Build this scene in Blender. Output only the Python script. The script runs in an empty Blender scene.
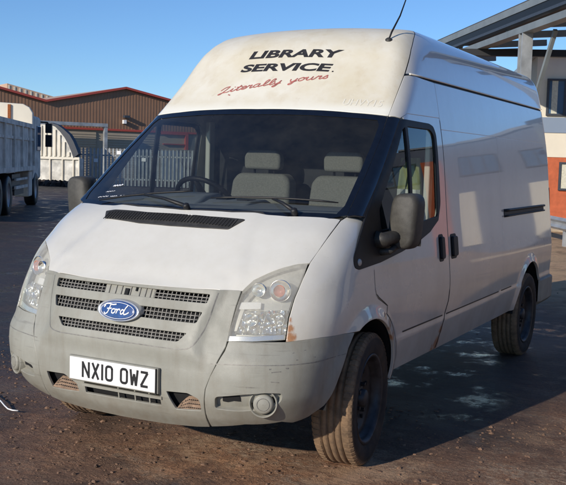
import bpy, bmesh, math, random
import numpy as np
from mathutils import Vector, Matrix
from mathutils.geometry import delaunay_2d_cdt
rad = math.radians
scene = bpy.context.scene
C = scene.collection
random.seed(7)

# ---------------------------------------------------------------- camera
cam_d = bpy.data.cameras.new('camera'); cam = bpy.data.objects.new('camera', cam_d); C.objects.link(cam)
CAM = (2.78199287, -4.41787162, 1.58285263); YAW, PITCH, ROLL = 2.06240706, -0.0891029284, 0.0291200904
cam_d.sensor_fit = 'HORIZONTAL'; cam_d.sensor_width = 36.0; cam_d.lens = 923.030999/566*36
cam_d.clip_start = 0.05; cam_d.clip_end = 5000
_f = np.array([math.cos(PITCH)*math.cos(YAW), math.cos(PITCH)*math.sin(YAW), math.sin(PITCH)])
_r = np.array([math.sin(YAW), -math.cos(YAW), 0]); _u = np.cross(_r, _f)
_r2 = math.cos(ROLL)*_r + math.sin(ROLL)*_u; _u2 = -math.sin(ROLL)*_r + math.cos(ROLL)*_u
cam.matrix_world = Matrix(((_r2[0],_u2[0],-_f[0],CAM[0]),(_r2[1],_u2[1],-_f[1],CAM[1]),(_r2[2],_u2[2],-_f[2],CAM[2]),(0,0,0,1)))
scene.camera = cam

# ---------------------------------------------------------------- sky, sun, exposure
SUN_EL, SUN_AZ = 20.0, 12.5          # elevation; heading the light travels, from +Y towards +X
w = bpy.data.worlds.new('World'); scene.world = w; w.use_nodes = True
nt = w.node_tree; nt.nodes.clear()
bg = nt.nodes.new('ShaderNodeBackground'); out = nt.nodes.new('ShaderNodeOutputWorld')
sky = nt.nodes.new('ShaderNodeTexSky'); sky.sky_type = 'NISHITA'; sky.sun_disc = False
sky.sun_elevation = rad(SUN_EL); sky.sun_rotation = rad(180+SUN_AZ)
sky.altitude = 1200; sky.air_density = 1.0; sky.dust_density = 0.05; sky.ozone_density = 4.0
bg.inputs['Strength'].default_value = 0.115
tint = nt.nodes.new('ShaderNodeMix'); tint.data_type = 'RGBA'; tint.blend_type = 'MULTIPLY'; tint.inputs[0].default_value = 1.0; tint.inputs[7].default_value = (.82, .98, 1.16, 1)
nt.links.new(sky.outputs[0], tint.inputs[6]); nt.links.new(tint.outputs[2], bg.inputs[0]); nt.links.new(bg.outputs[0], out.inputs[0])
sd = bpy.data.lights.new('sun', 'SUN'); sun = bpy.data.objects.new('sun', sd); C.objects.link(sun)
sd.energy = 3.9; sd.angle = rad(0.53); sd.color = (1.0, 0.91, 0.78)
_L = Vector((math.sin(rad(SUN_AZ))*math.cos(rad(SUN_EL)), math.cos(rad(SUN_AZ))*math.cos(rad(SUN_EL)), -math.sin(rad(SUN_EL))))
sun.rotation_euler = _L.to_track_quat('-Z', 'Y').to_euler(); sun.location = (-5, -15, 12)
vs = scene.view_settings; vs.view_transform = 'Standard'; vs.look = 'None'; vs.exposure = 0.0; vs.gamma = 1.0; vs.use_curve_mapping = False
scene.render.engine = 'CYCLES'
scene.cycles.max_bounces = 8; scene.cycles.transparent_max_bounces = 16

# ---------------------------------------------------------------- materials
def srgb(*c): return tuple((v/255/12.92 if v/255 <= .04045 else ((v/255+.055)/1.055)**2.4) for v in c)+(1,)
class NT:
    def __init__(s, name):
        s.m = bpy.data.materials.new(name); s.m.use_nodes = True; s.t = s.m.node_tree
        s.p = s.t.nodes['Principled BSDF']; s.out = s.t.nodes['Material Output']
        s.co = s.n('ShaderNodeTexCoord').outputs['Object']
    def n(s, k, **kw):
        x = s.t.nodes.new(k)
        for a, b in kw.items(): setattr(x, a, b)
        return x
    def l(s, a, b): s.t.links.new(a, b)
    def set(s, **kw):
        for k, v in kw.items(): s.p.inputs[k.replace('_', ' ')].default_value = v
    def noise(s, scale, detail=4, rough=.55, co=None, dist=0):
        x = s.n('ShaderNodeTexNoise'); x.inputs['Scale'].default_value = scale; x.inputs['Detail'].default_value = detail
        x.inputs['Roughness'].default_value = rough; x.inputs['Distortion'].default_value = dist
        s.l(co or s.co, x.inputs['Vector']); return x.outputs['Fac']
    def ramp(s, fac, stops):
        x = s.n('ShaderNodeValToRGB'); e = x.color_ramp.elements
        while len(e) < len(stops): e.new(.5)
        for k, (p, c) in enumerate(stops):
            e[k].position = p; e[k].color = c if isinstance(c, tuple) else (c, c, c, 1)
        s.l(fac, x.inputs[0]); return x.outputs[0]
    def mix(s, fac, a, b, mode='MIX'):
        x = s.n('ShaderNodeMix', data_type='RGBA', blend_type=mode)
        for sock, v in ((x.inputs[0], fac), (x.inputs[6], a), (x.inputs[7], b)):
            if hasattr(v, 'default_value') or hasattr(v, 'is_linked'): s.l(v, sock)
            else: sock.default_value = v
        return x.outputs[2]
    def math(s, op, a, b=0.0):
        x = s.n('ShaderNodeMath', operation=op)
        for sock, v in ((x.inputs[0], a), (x.inputs[1], b)):
            if isinstance(v, (int, float)): sock.default_value = v
            else: s.l(v, sock)
        return x.outputs[0]
    def xyz(s):
        x = s.n('ShaderNodeSeparateXYZ'); s.l(s.co, x.inputs[0]); return x.outputs
    def scaled(s, sc):
        x = s.n('ShaderNodeMapping'); x.inputs['Scale'].default_value = sc; s.l(s.co, x.inputs[0]); return x.outputs[0]
    def bump(s, h, strength=.3, dist=.01):
        x = s.n('ShaderNodeBump'); x.inputs['Strength'].default_value = strength; x.inputs['Distance'].default_value = dist
        s.l(h, x.inputs['Height']); s.l(x.outputs[0], s.p.inputs['Normal'])
def simple(name, col, rough=.6, metal=0., var=.15, scale=20, bump=0, **kw):
    a = NT(name); a.set(Roughness=rough, Metallic=metal, **kw)
    f = a.noise(scale, 5)
    a.l(a.mix(a.ramp(f, [(.3, 0.), (.7, 1.)]), tuple(v*(1-var) for v in col[:3])+(1,), tuple(min(v*(1+var), 1) for v in col[:3])+(1,)), a.p.inputs['Base Color'])
    if bump: a.bump(a.noise(scale*6, 3), bump, .004)
    return a.m

def m_paint(name='white_paint', base=srgb(226, 223, 213), dirt=1.0):
    a = NT(name); x, y, z = a.xyz()
    a.set(Roughness=.30, Coat_Weight=.95, Coat_Roughness=.03, Coat_IOR=1.55)
    n1 = a.noise(2.2, 8, .62); n2 = a.noise(14, 6, .7); n3 = a.noise(1.0, 3, .5, a.scaled((6, 6, .7)))
    # road film: stronger low down, streaky
    low = a.n('ShaderNodeMapRange'); low.inputs[1].default_value = 1.15; low.inputs[2].default_value = .30
    a.l(z, low.inputs[0])
    d = a.math('MULTIPLY', low.outputs[0], a.ramp(n1, [(.30, 0.12), (.72, 1.)]))
    d = a.math('ADD', d, a.math('MULTIPLY', a.ramp(n3, [(.45, 0.), (.75, 1.)]), .10))
    d = a.math('MULTIPLY', d, .60*dirt)
    col = a.mix(a.ramp(n2, [(.35, 0.), (.8, .16)]), base, srgb(196, 186, 160))
    col = a.mix(d, col, srgb(118, 102, 84))
    # small chips and specks
    v = a.n('ShaderNodeTexVoronoi'); v.inputs['Scale'].default_value = 60; a.l(a.co, v.inputs['Vector'])
    sp = a.math('MULTIPLY', a.ramp(v.outputs['Distance'], [(.0, 1.), (.10, 0.)]), a.ramp(a.noise(5, 2), [(.52, 0.), (.62, 1.)]))
    col = a.mix(a.math('MULTIPLY', sp, .7), col, srgb(112, 92, 66))
    # rust blooms: wing corner by the headlight, wheel arch lip, foot of the door gap
    def near(c, r):
        vm = a.n('ShaderNodeVectorMath', operation='DISTANCE'); a.l(a.co, vm.inputs[0]); vm.inputs[1].default_value = c
        mr = a.n('ShaderNodeMapRange'); mr.inputs[1].default_value = r; mr.inputs[2].default_value = r*.15; a.l(vm.outputs['Value'], mr.inputs[0]); return mr.outputs[0]
    rz = None
    for c, r in (((.850, -.705, .768), .065), ((.838, -.692, .81), .038), ((.834, -.685, .85), .028), ((.97, .19, .72), .06), ((.97, .12, .77), .05), ((.965, .25, .65), .06), ((.955, 1.10, .46), .10), ((.96, 1.13, .55), .06), ((.95, 1.04, .43), .07), ((.75, .74, 2.05), .04)):
        q = near(c, r); rz = q if rz is None else a.math('MAXIMUM', rz, q)
    rn = a.noise(34, 6, .7); rm = a.ramp(a.math('ADD', rz, a.math('MULTIPLY', a.math('SUBTRACT', rn, .5), 1.1)), [(.42, 0.), (.80, 1.)])
    rm = a.math('MULTIPLY', rm, a.ramp(rz, [(.02, 0.), (.12, 1.)]))
    col = a.mix(a.math('MULTIPLY', rm, .9), col, a.mix(rn, srgb(206, 150, 92), srgb(138, 78, 40)))
    a.l(col, a.p.inputs['Base Color'])
    a.l(a.math('ADD', a.math('MULTIPLY', d, .7), .22), a.p.inputs['Roughness'])
    cr = a.math('ADD', a.math('MULTIPLY', a.math('MULTIPLY', d, d), .9), .03); a.l(cr, a.p.inputs['Coat Roughness'])
    a.bump(a.noise(2.2, 2), .10, .010)
    return a.m
def m_cap():
    a = NT('weathered_cap_paint'); x, y, z = a.xyz()
    a.set(Roughness=.5, Coat_Weight=.15, Coat_Roughness=.3)
    n1 = a.noise(3.0, 8, .65); n2 = a.noise(22, 5, .7); st = a.noise(1.0, 4, .6, a.scaled((9, 9, 1.2)))
    col = a.mix(a.ramp(n1, [(.36, 0.), (.70, 1.)]), srgb(228, 223, 208), srgb(216, 206, 180))
    col = a.mix(a.ramp(st, [(.52, 0.), (.78, .4)]), col, srgb(198, 180, 146))
    col = a.mix(a.ramp(n2, [(.60, 0.), (.82, .4)]), col, srgb(176, 158, 126))
    lo = a.n('ShaderNodeMapRange'); lo.inputs[1].default_value = 1.93; lo.inputs[2].default_value = 1.885; a.l(z, lo.inputs[0])
    col = a.mix(lo.outputs[0], col, srgb(236, 233, 220))
    a.l(col, a.p.inputs['Base Color']); return a.m
def m_bumper():
    a = NT('grey_bumper_plastic'); x, y, z = a.xyz(); a.set(Roughness=.55)
    n1 = a.noise(3, 8, .65); n2 = a.noise(40, 4, .7)
    col = a.mix(a.ramp(n1, [(.35, 0.), (.7, 1.)]), srgb(160, 159, 149), srgb(138, 137, 127))
    sc = a.noise(1.0, 5, .6, a.scaled((2.2, 2.2, 55)))
    g = a.math('MULTIPLY', a.ramp(sc, [(.60, 0.), (.68, 1.)]), a.ramp(a.noise(2.4, 2), [(.52, 0.), (.62, 1.)]))
    col = a.mix(a.math('MULTIPLY', g, .45), col, srgb(84, 78, 70))
    low = a.n('ShaderNodeMapRange'); low.inputs[1].default_value = .50; low.inputs[2].default_value = .26; a.l(z, low.inputs[0])
    col = a.mix(a.math('MULTIPLY', low.outputs[0], a.ramp(a.noise(9, 6, .7), [(.3, .1), (.75, .9)])), col, srgb(120, 104, 84))
    vz = a.n('ShaderNodeTexVoronoi'); vz.inputs['Scale'].default_value = 85; a.l(a.co, vz.inputs['Vector'])
    chp = a.math('MULTIPLY', a.ramp(vz.outputs['Distance'], [(.0, 1.), (.13, 0.)]), a.ramp(a.noise(6, 3), [(.50, 0.), (.60, 1.)]))
    col = a.mix(a.math('MULTIPLY', chp, .7), col, srgb(86, 78, 68))
    run = a.noise(1.0, 5, .65, a.scaled((14, 14, 1.6)))
    col = a.mix(a.ramp(run, [(.50, 0.), (.75, .35)]), col, srgb(124, 114, 98))
    a.l(col, a.p.inputs['Base Color']); a.l(a.ramp(n1, [(.3, .42), (.7, .68)]), a.p.inputs['Roughness']); a.bump(a.math('ADD', n2, a.noise(260, 2)), .22, .0022); return a.m
def schlick(a, gain=1.0):
    lw = a.n('ShaderNodeLayerWeight'); lw.inputs['Blend'].default_value = .5
    return a.math('MINIMUM', a.math('MULTIPLY', a.math('ADD', a.math('MULTIPLY', a.math('POWER', lw.outputs['Facing'], 5.0), .95), .045), gain), 1.0)
def m_glass(name, tint, refl=1.0, rough=.0):
    a = NT(name); t = a.n('ShaderNodeBsdfTransparent'); t.inputs[0].default_value = tint
    g = a.n('ShaderNodeBsdfGlossy'); g.inputs['Roughness'].default_value = rough
    k = schlick(a, 1.4*refl)
    mx = a.n('ShaderNodeMixShader'); a.l(k, mx.inputs[0]); a.l(t.outputs[0], mx.inputs[1]); a.l(g.outputs[0], mx.inputs[2])
    a.l(mx.outputs[0], a.out.inputs[0]); a.t.nodes.remove(a.p); return a.m
def m_dirtglass():
    # windscreen with a thin dust film
    a = NT('windscreen_glass'); t = a.n('ShaderNodeBsdfTransparent'); t.inputs[0].default_value = (.67, .70, .69, 1)
    g = a.n('ShaderNodeBsdfGlossy'); g.inputs['Roughness'].default_value = .01
    k = schlick(a, 1.9)
    mx = a.n('ShaderNodeMixShader'); a.l(k, mx.inputs[0]); a.l(t.outputs[0], mx.inputs[1]); a.l(g.outputs[0], mx.inputs[2])
    df = a.n('ShaderNodeBsdfDiffuse'); df.inputs[0].default_value = srgb(170, 165, 150)
    m2 = a.n('ShaderNodeMixShader'); n = a.ramp(a.noise(6, 6, .7), [(.3, .010), (.8, .05)]); a.l(n, m2.inputs[0])
    a.l(mx.outputs[0], m2.inputs[1]); a.l(df.outputs[0], m2.inputs[2]); a.l(m2.outputs[0], a.out.inputs[0]); a.t.nodes.remove(a.p); return a.m
def m_tyre():
    a = NT('muddy_tyre_rubber'); x, y, z = a.xyz(); a.set(Roughness=.9)
    # object x = along the axle; tread is caked in dried mud, sidewall is black with dust
    r = a.math('SQRT', a.math('ADD', a.math('MULTIPLY', y, y), a.math('MULTIPLY', z, z)))
    tr = a.n('ShaderNodeMapRange'); tr.inputs[1].default_value = .318; tr.inputs[2].default_value = .338; a.l(r, tr.inputs[0])
    md = a.math('MULTIPLY', tr.outputs[0], a.ramp(a.noise(14, 6, .7), [(.3, .35), (.65, 1.)]))
    col = a.mix(md, srgb(38, 36, 35), srgb(152, 124, 96))
    col = a.mix(a.math('MULTIPLY', a.ramp(a.noise(7, 6, .7), [(.4, 0.), (.8, .45)]), 1.), col, srgb(120, 98, 74))
    a.l(col, a.p.inputs['Base Color']); a.bump(a.noise(90, 4, .7), .5, .003); return a.m
M = {}
M['paint'] = m_paint(); M['cap'] = m_cap(); M['bumper'] = m_bumper()
M['glass'] = m_glass('side_window_glass', (.64, .70, .68, 1), .9); M['screen'] = m_dirtglass()
def m_lens():
    a = NT('hazed_headlight_lens'); t = a.n('ShaderNodeBsdfTransparent'); t.inputs[0].default_value = (.93, .94, .92, 1)
    df = a.n('ShaderNodeBsdfDiffuse'); df.inputs[0].default_value = srgb(225, 220, 205); gl = a.n('ShaderNodeBsdfGlossy'); gl.inputs['Roughness'].default_value = .06
    x, y, z = a.xyz(); up = a.n('ShaderNodeMapRange'); up.inputs[1].default_value = .95; up.inputs[2].default_value = 1.10; up.inputs[3].default_value = .34; up.inputs[4].default_value = .60; a.l(z, up.inputs[0])
    m1 = a.n('ShaderNodeMixShader'); a.l(a.math('MULTIPLY', up.outputs[0], a.ramp(a.noise(18, 5, .7), [(.3, .7), (.7, 1.1)])), m1.inputs[0]); a.l(t.outputs[0], m1.inputs[1]); a.l(df.outputs[0], m1.inputs[2])
    m2 = a.n('ShaderNodeMixShader'); a.l(schlick(a, 1.0), m2.inputs[0]); a.l(m1.outputs[0], m2.inputs[1]); a.l(gl.outputs[0], m2.inputs[2]); a.l(m2.outputs[0], a.out.inputs[0]); a.t.nodes.remove(a.p); return a.m
M['lens'] = m_lens()
M['black'] = simple('black_trim', (.012, .013, .016, 1), .5, var=.3, Specular_IOR_Level=.3)
M['gloss_black'] = simple('black_gloss_band', (.006, .008, .014, 1), .12, var=.2, Coat_Weight=.5)
M['dark'] = simple('dark_void', (.010, .010, .011, 1), .9)
M['plastic'] = simple('dark_grained_plastic', (.040, .038, .034, 1), .55, var=.25, bump=.15, scale=40)
M['mirror_plastic'] = simple('mirror_plastic', (.058, .055, .048, 1), .6, var=.25, bump=.2, scale=30)
M['tyre'] = m_tyre()
M['steel'] = simple('sooty_steel_wheel', (.045, .045, .048, 1), .5, .4, var=.5, scale=16)
M['silver'] = simple('dull_silver', (.45, .44, .41, 1), .45, .3, var=.2)
M['chrome'] = simple('reflector_chrome', (.88, .87, .83, 1), .22, 1.0, var=.04)
M['housing'] = simple('headlight_housing', (.66, .65, .60, 1), .35, .2, var=.1)
def m_facet():
    a = NT('faceted_reflector'); a.set(**{'Base Color': (.86, .85, .80, 1)}) if False else None
    a.p.inputs['Base Color'].default_value = (.86, .85, .80, 1); a.set(Metallic=.85, Roughness=.16)
    v = a.n('ShaderNodeTexVoronoi'); v.inputs['Scale'].default_value = 42; a.l(a.scaled((1, 1, .8)), v.inputs['Vector'])
    a.bump(v.outputs['Distance'], 1.0, .02); return a.m
M['facet'] = m_facet()
M['meshgrey'] = simple('grille_mesh_grey', (.22, .21, .19, 1), .5, .1, var=.3, scale=50)
M['muddy'] = simple('mud_caked_plastic', srgb(142, 118, 98), .9, var=.35, scale=30, bump=.4)
M['rust'] = simple('rust', srgb(150, 84, 40), .85, var=.5, scale=60, bump=.3)
M['amber'] = simple('amber_bulb', srgb(196, 116, 98), .35, var=.25, scale=60)
M['blue'] = simple('badge_blue', srgb(52, 82, 138), .22, var=.3, scale=60, Coat_Weight=.5)
M['badge_silver'] = simple('badge_silver', (.62, .63, .64, 1), .28, .6, var=.1)
M['plate'] = simple('plate_white', srgb(238, 237, 236), .35, var=.03)
M['ink'] = simple('ink_black', (.012, .012, .013, 1), .5, var=.4, scale=60)
M['textblack'] = simple('faded_black_vinyl', srgb(44, 42, 44), .6, var=.4, scale=35)
M['textred'] = simple('faded_red_vinyl', srgb(176, 104, 96), .6, var=.3, scale=60)
M['ghost'] = simple('ghost_lettering', srgb(226, 221, 206), .5, var=.02)
M['seat'] = simple('seat_cloth', srgb(132, 132, 126), .95, var=.16, scale=110, bump=.2)
M['seatdark'] = simple('seat_cloth_dark', srgb(70, 72, 76), .95, var=.3, scale=90)
M['dash'] = simple('dashboard_plastic', srgb(128, 134, 138), .7, var=.12, scale=10)
M['trim'] = simple('cabin_trim', srgb(165, 160, 145), .8, var=.1)
M['cabdark'] = simple('cabin_headlining', srgb(58, 60, 64), .95, var=.1)

# ---------------------------------------------------------------- body surfaces of the van (metres, front axle at the origin, nose towards -Y)
def itp(z, tab):
    # smooth monotone (pchip-like) interpolation through a table
    t=np.array(tab,float); x=t[:,0]; y=t[:,1]
    h=np.diff(x); d=np.diff(y)/h
    m=np.zeros(len(x)); m[0]=d[0]; m[-1]=d[-1]
    for i in range(1,len(x)-1):
        if d[i-1]*d[i]>0:
            w1=2*h[i]+h[i-1]; w2=h[i]+2*h[i-1]; m[i]=(w1+w2)/(w1/d[i-1]+w2/d[i])
    z=np.clip(z,x[0],x[-1]); i=np.clip(np.searchsorted(x,z)-1,0,len(x)-2)
    s=(z-x[i])/h[i]
    return ((1+2*s)*(1-s)**2*y[i]+s*(1-s)**2*h[i]*m[i]+s*s*(3-2*s)*y[i+1]+s*s*(s-1)*h[i]*m[i+1])
XT=[(.10,.78),(.25,.865),(.33,.90),(.45,.935),(.55,.952),(.64,.962),(.82,.972),(1.0,.958),(1.24,.932),(1.65,.890),(1.88,.852),(2.10,.808),(2.25,.772),(2.38,.725),(2.55,.66)]
YT=[(.15,-.74),(.22,-.79),(.30,-.845),(.38,-.895),(.46,-.913),(.56,-.915),(.66,-.90),(.76,-.872),(.86,-.838),(.95,-.80),(1.05,-.755),(1.2,-.70),(1.5,-.68)]
NEX=[(.2,2.4),(.33,2.75),(.42,3.1),(.5,3.5),(.64,3.5),(.72,3.1),(.85,3.0),(1.05,2.9)]
DT=[(.2,.60),(.5,.60),(.64,.60),(1.,.60)]
WT=[(.9,-.86),(1.1,-.60),(1.29,-.355),(1.58,.02),(1.875,.40),(2.10,.62),(2.34,.83),(2.7,1.15)]
HT=[(-1.0,.70),(-.90,.82),(-.80,.945),(-.75,.987),(-.6,1.115),(-.36,1.30),(-.18,1.40),(.1,1.52)]
def smax(a,b,r):
    h=np.maximum(r-np.abs(a-b),0)/r
    return np.maximum(a,b)+h*h*r*.25
def sst(a,b,v):
    t=np.clip((v-a)/(b-a),0,1); return t*t*(3-2*t)
def Xz(y,z,flare=True):
    X=itp(z,XT)
    # body narrows slightly to the rear
    X=X-.012*np.clip((y-1.5)/2.8,0,1)
    if flare:
        for cy in (-.07,3.42):
            d=np.sqrt((y-cy)**2+(z-.38)**2)
            X=X+.022*(1-sst(.39,.485,d))*sst(.20,.30,z)
    # rib step at the door moulding
    s=sst(0,1,(.645-z)/.035); X=X+.007*s*np.clip((z-.45)/.15,0,1)*np.clip((y-.30)/.1,0,1)
    return X
def sst(a,b,v):
    t=np.clip((v-a)/(b-a),0,1); return t*t*(3-2*t)
def block(x,z):
    e=itp(z,[(.50,.52),(.60,.47),(.73,.42),(.95,.475)])
    ax=np.abs(x)
    return .034*(1-sst(e,e+.07,ax))*sst(.60,.70,z)*(1-sst(.99,1.04,z))-.012*(1-sst(e,e+.07,ax))*sst(.60,.70,z)
def fS(x,y,z):
    y=y+block(x,z)
    X=Xz(y,z); n=itp(z,NEX); D=itp(z,DT); y0=itp(z,YT); yc=y0+D
    g=((np.abs(x)/X)**n+(np.maximum(yc-y,0)/D)**n)**(1/n)
    return (g-1)*.9
def fH(x,y,z):
    h=itp(y,HT)-itp(y,[(-.9,.02),(-.75,.03),(-.18,.085),(.1,.09)])*(np.abs(x)/.84)**2.2
    e=itp(y,[(-.9,.60),(-.76,.56),(-.40,.42),(0,.40)])
    h=h+.009*(1-sst(e,e+.09,np.abs(x)))*sst(-.78,-.68,y)
    return (z-h)*.79
def fW(x,y,z):
    w=itp(z,WT)+.15*(np.abs(x)/.84)**2.3
    return (w-y)*.64
def fR(x,y,z):
    return z-(2.462-.03*(np.abs(x)/.7)**2-.012*np.clip((y-1.6)/2.7,0,1))
def fB(x,y,z):
    return y-4.29+0*z
def F_hood(x,y,z):
    r=itp(y,[(-.8,.05),(-.6,.08),(-.4,.15),(0,.15)])
    return smax(fS(x,y,z),fH(x,y,z),r)
def F_nose(x,y,z): return fS(x,y,z)
def F_cab(x,y,z):
    a=smax(fW(x,y,z),fR(x,y,z),.22)
    r=itp(z,[(1.3,.07),(1.85,.09),(2.1,.13),(2.4,.13)])
    return smax(smax(fS(x,y,z),a,r),fB(x,y,z),.05)
def F_all(x,y,z): return np.minimum(F_hood(x,y,z),F_cab(x,y,z))
def hit(F,P,d,T=3.0,n=300):
    """first surface point along d starting from P (outside) ; P (N,3)"""
    P=np.atleast_2d(np.asarray(P,float)); d=np.asarray(d,float); d=d/np.linalg.norm(d,axis=-1,keepdims=True)
    N=len(P); d=np.broadcast_to(d,(N,3))
    lo=np.full(N,np.nan); hi=np.full(N,np.nan); found=np.zeros(N,bool)
    ts=np.linspace(0,T,n)
    for a,b in zip(ts[:-1],ts[1:]):
        Q=P+d*b; v=F(Q[:,0],Q[:,1],Q[:,2]); m=(v<0)&~found
        lo[m]=a; hi[m]=b; found|=m
        if found.all(): break
    lo[~found]=T; hi[~found]=T
    for _ in range(22):
        mid=(lo+hi)/2; Q=P+d*mid[:,None]; v=F(Q[:,0],Q[:,1],Q[:,2]); ins=v<0
        hi=np.where(ins,mid,hi); lo=np.where(ins,lo,mid)
    return P+d*((lo+hi)/2)[:,None],found
def grad(F,P,e=1.5e-3):
    P=np.atleast_2d(P); g=np.zeros_like(P)
    for k in range(3):
        q=P.copy(); q[:,k]+=e; p=P.copy(); p[:,k]-=e
        g[:,k]=F(q[:,0],q[:,1],q[:,2])-F(p[:,0],p[:,1],p[:,2])
    return g/np.maximum(np.linalg.norm(g,axis=1,keepdims=True),1e-9)
# ---------------------------------------------------------------- mesh helpers
def link(name, me, mat, parent=None):
    o = bpy.data.objects.new(name, me); C.objects.link(o)
    if mat is not None: me.materials.append(mat)
    if parent is not None: o.parent = parent
    return o
def empty(name, label, cat, loc=(0, 0, 0), group=None, rz=0):
    o = bpy.data.objects.new(name, None); C.objects.link(o); o.location = loc; o.rotation_euler = (0, 0, rz)
    o['label'] = label; o['category'] = cat
    if group: o['group'] = group
    return o
def tag(o, label, cat, group=None, kind=None):
    if label: o['label'] = label
    if cat: o['category'] = cat
    if group: o['group'] = group
    if kind: o['kind'] = kind
    return o
class MB:
    """collects simple solids into one mesh"""
    def __init__(s): s.v = []; s.f = []; s.sm = []
    def add(s, vs, fs, smooth=False):
        b = len(s.v); s.v += [tuple(map(float, p)) for p in vs]; s.f += [tuple(b+i for i in f) for f in fs]; s.sm += [smooth]*len(fs); return s
    def box(s, x0, x1, y0, y1, z0, z1, R=None):
        vs = [(x, y, z) for z in (z0, z1) for y in (y0, y1) for x in (x0, x1)]
        if R is not None: vs = [tuple(R @ Vector(p)) for p in vs]
        return s.add(vs, [(0, 2, 3, 1), (4, 5, 7, 6), (0, 1, 5, 4), (2, 6, 7, 3), (0, 4, 6, 2), (1, 3, 7, 5)])
    def bar(s, a, b, w, h, up=(0, 0, 1)):
        a = Vector(a); b = Vector(b); d = (b-a).normalized(); u = Vector(up)
        r = d.cross(u)
        if r.length < 1e-4: r = d.cross(Vector((1, 0, 0)))
        r.normalize(); u = r.cross(d).normalized()
        q = [(-w/2, -h/2), (w/2, -h/2), (w/2, h/2), (-w/2, h/2)]
        vs = [a+r*i+u*j for i, j in q]+[b+r*i+u*j for i, j in q]
        return s.add(vs, [(3, 2, 1, 0), (4, 5, 6, 7), (0, 1, 5, 4), (1, 2, 6, 5), (2, 3, 7, 6), (3, 0, 4, 7)])
    def tube(s, pts, r, n=8, caps=True):
        pts = [Vector(p) for p in pts]; R = r if isinstance(r, (list, tuple)) else [r]*len(pts)
        vs = []; prev = None
        for i, p in enumerate(pts):
            d = (pts[min(i+1, len(pts)-1)]-pts[max(i-1, 0)]).normalized()
            u = (prev-d*prev.dot(d)) if prev is not None else d.orthogonal()
            u.normalize(); prev = u; v = d.cross(u)
            for k in range(n):
                a = 2*math.pi*k/n; vs.append(p+(u*math.cos(a)+v*math.sin(a))*R[i])
        fs = [(i*n+k, i*n+(k+1) % n, (i+1)*n+(k+1) % n, (i+1)*n+k) for i in range(len(pts)-1) for k in range(n)]
        s.add(vs, fs, True)
        if caps: s.add(vs[:n], [tuple(range(n-1, -1, -1))]); s.add(vs[-n:], [tuple(range(n))])
        return s
    def lathe(s, prof, n=48, axis='x', c=(0, 0, 0), smooth=True, d=None):
        # prof: (t along axis, radius)
        D = Vector(d).normalized() if d else {'x': Vector((1, 0, 0)), 'y': Vector((0, 1, 0)), 'z': Vector((0, 0, 1))}[axis]
        U = D.orthogonal().normalized(); V = D.cross(U); c = Vector(c); vs = []
        for t, r in prof:
            for k in range(n):
                a = 2*math.pi*k/n; vs.append(c+D*t+(U*math.cos(a)+V*math.sin(a))*r)
        fs = [(i*n+k, (i)*n+(k+1) % n, (i+1)*n+(k+1) % n, (i+1)*n+k) for i in range(len(prof)-1) for k in range(n)]
        return s.add(vs, fs, smooth)
    def extrude(s, poly, fn0, fn1, smooth=False):
        n = len(poly); vs = [fn0(*p) for p in poly]+[fn1(*p) for p in poly]
        s.add(vs, [tuple(range(n-1, -1, -1)), tuple(range(n, 2*n))]); s.add(vs, [(i, (i+1) % n, n+(i+1) % n, n+i) for i in range(n)], smooth); return s
    def build(s, name, mat, parent=None, bevel=0, seg=2, recalc=True, sub=0):
        me = bpy.data.meshes.new(name); me.from_pydata(s.v, [], s.f); me.polygons.foreach_set('use_smooth', s.sm)
        if recalc or bevel:
            bm = bmesh.new(); bm.from_mesh(me); bmesh.ops.remove_doubles(bm, verts=bm.verts, dist=1e-5)
            bmesh.ops.recalc_face_normals(bm, faces=bm.faces); bm.to_mesh(me); bm.free()
        o = link(name, me, mat, parent)
        if bevel:
            b = o.modifiers.new('bevel', 'BEVEL'); b.width = bevel; b.segments = seg; b.limit_method = 'ANGLE'; b.angle_limit = rad(35)
            me.polygons.foreach_set('use_smooth', [True]*len(me.polygons)); b.harden_normals = True
        if sub:
            b = o.modifiers.new('sub', 'SUBSURF'); b.levels = sub; b.render_levels = sub
            me.polygons.foreach_set('use_smooth', [True]*len(me.polygons))
        me.update(); return o
def rnd(pts, r, n=5):
    """round the corners of a 2D (or 3D) loop; r scalar or per-corner list"""
    P = [np.array(p, float) for p in pts]; N = len(P); R = r if isinstance(r, (list, tuple)) else [r]*N; o = []
    for i in range(N):
        a, b, c = P[i-1], P[i], P[(i+1) % N]; k = min(R[i], np.linalg.norm(a-b)*.49, np.linalg.norm(c-b)*.49)
        if k < 1e-4: o.append(b); continue
        p = b+(a-b)/np.linalg.norm(a-b)*k; q = b+(c-b)/np.linalg.norm(c-b)*k
        for t in np.linspace(0, 1, n): o.append(p*(1-t)**2+2*b*t*(1-t)+q*t*t)
    return o
def dens(pts, step, closed=True):
    P = [np.array(p, float) for p in pts]; o = []
    for i in range(len(P) if closed else len(P)-1):
        a, b = P[i], P[(i+1) % len(P)]; n = max(1, int(math.ceil(np.linalg.norm(b-a)/step)))
        o += [a+(b-a)*k/n for k in range(n)]
    if not closed: o.append(P[-1])
    return o
def inside(pt, poly):
    x, y = pt[:, 0], pt[:, 1]; r = np.zeros(len(pt), bool); P = np.array(poly); Q = np.roll(P, -1, 0)
    for (x0, y0), (x1, y1) in zip(P, Q):
        if y0 == y1: continue
        m = ((y0 > y) != (y1 > y)) & (x < (x1-x0)*(y-y0)/(y1-y0)+x0); r ^= m
    return r
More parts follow.
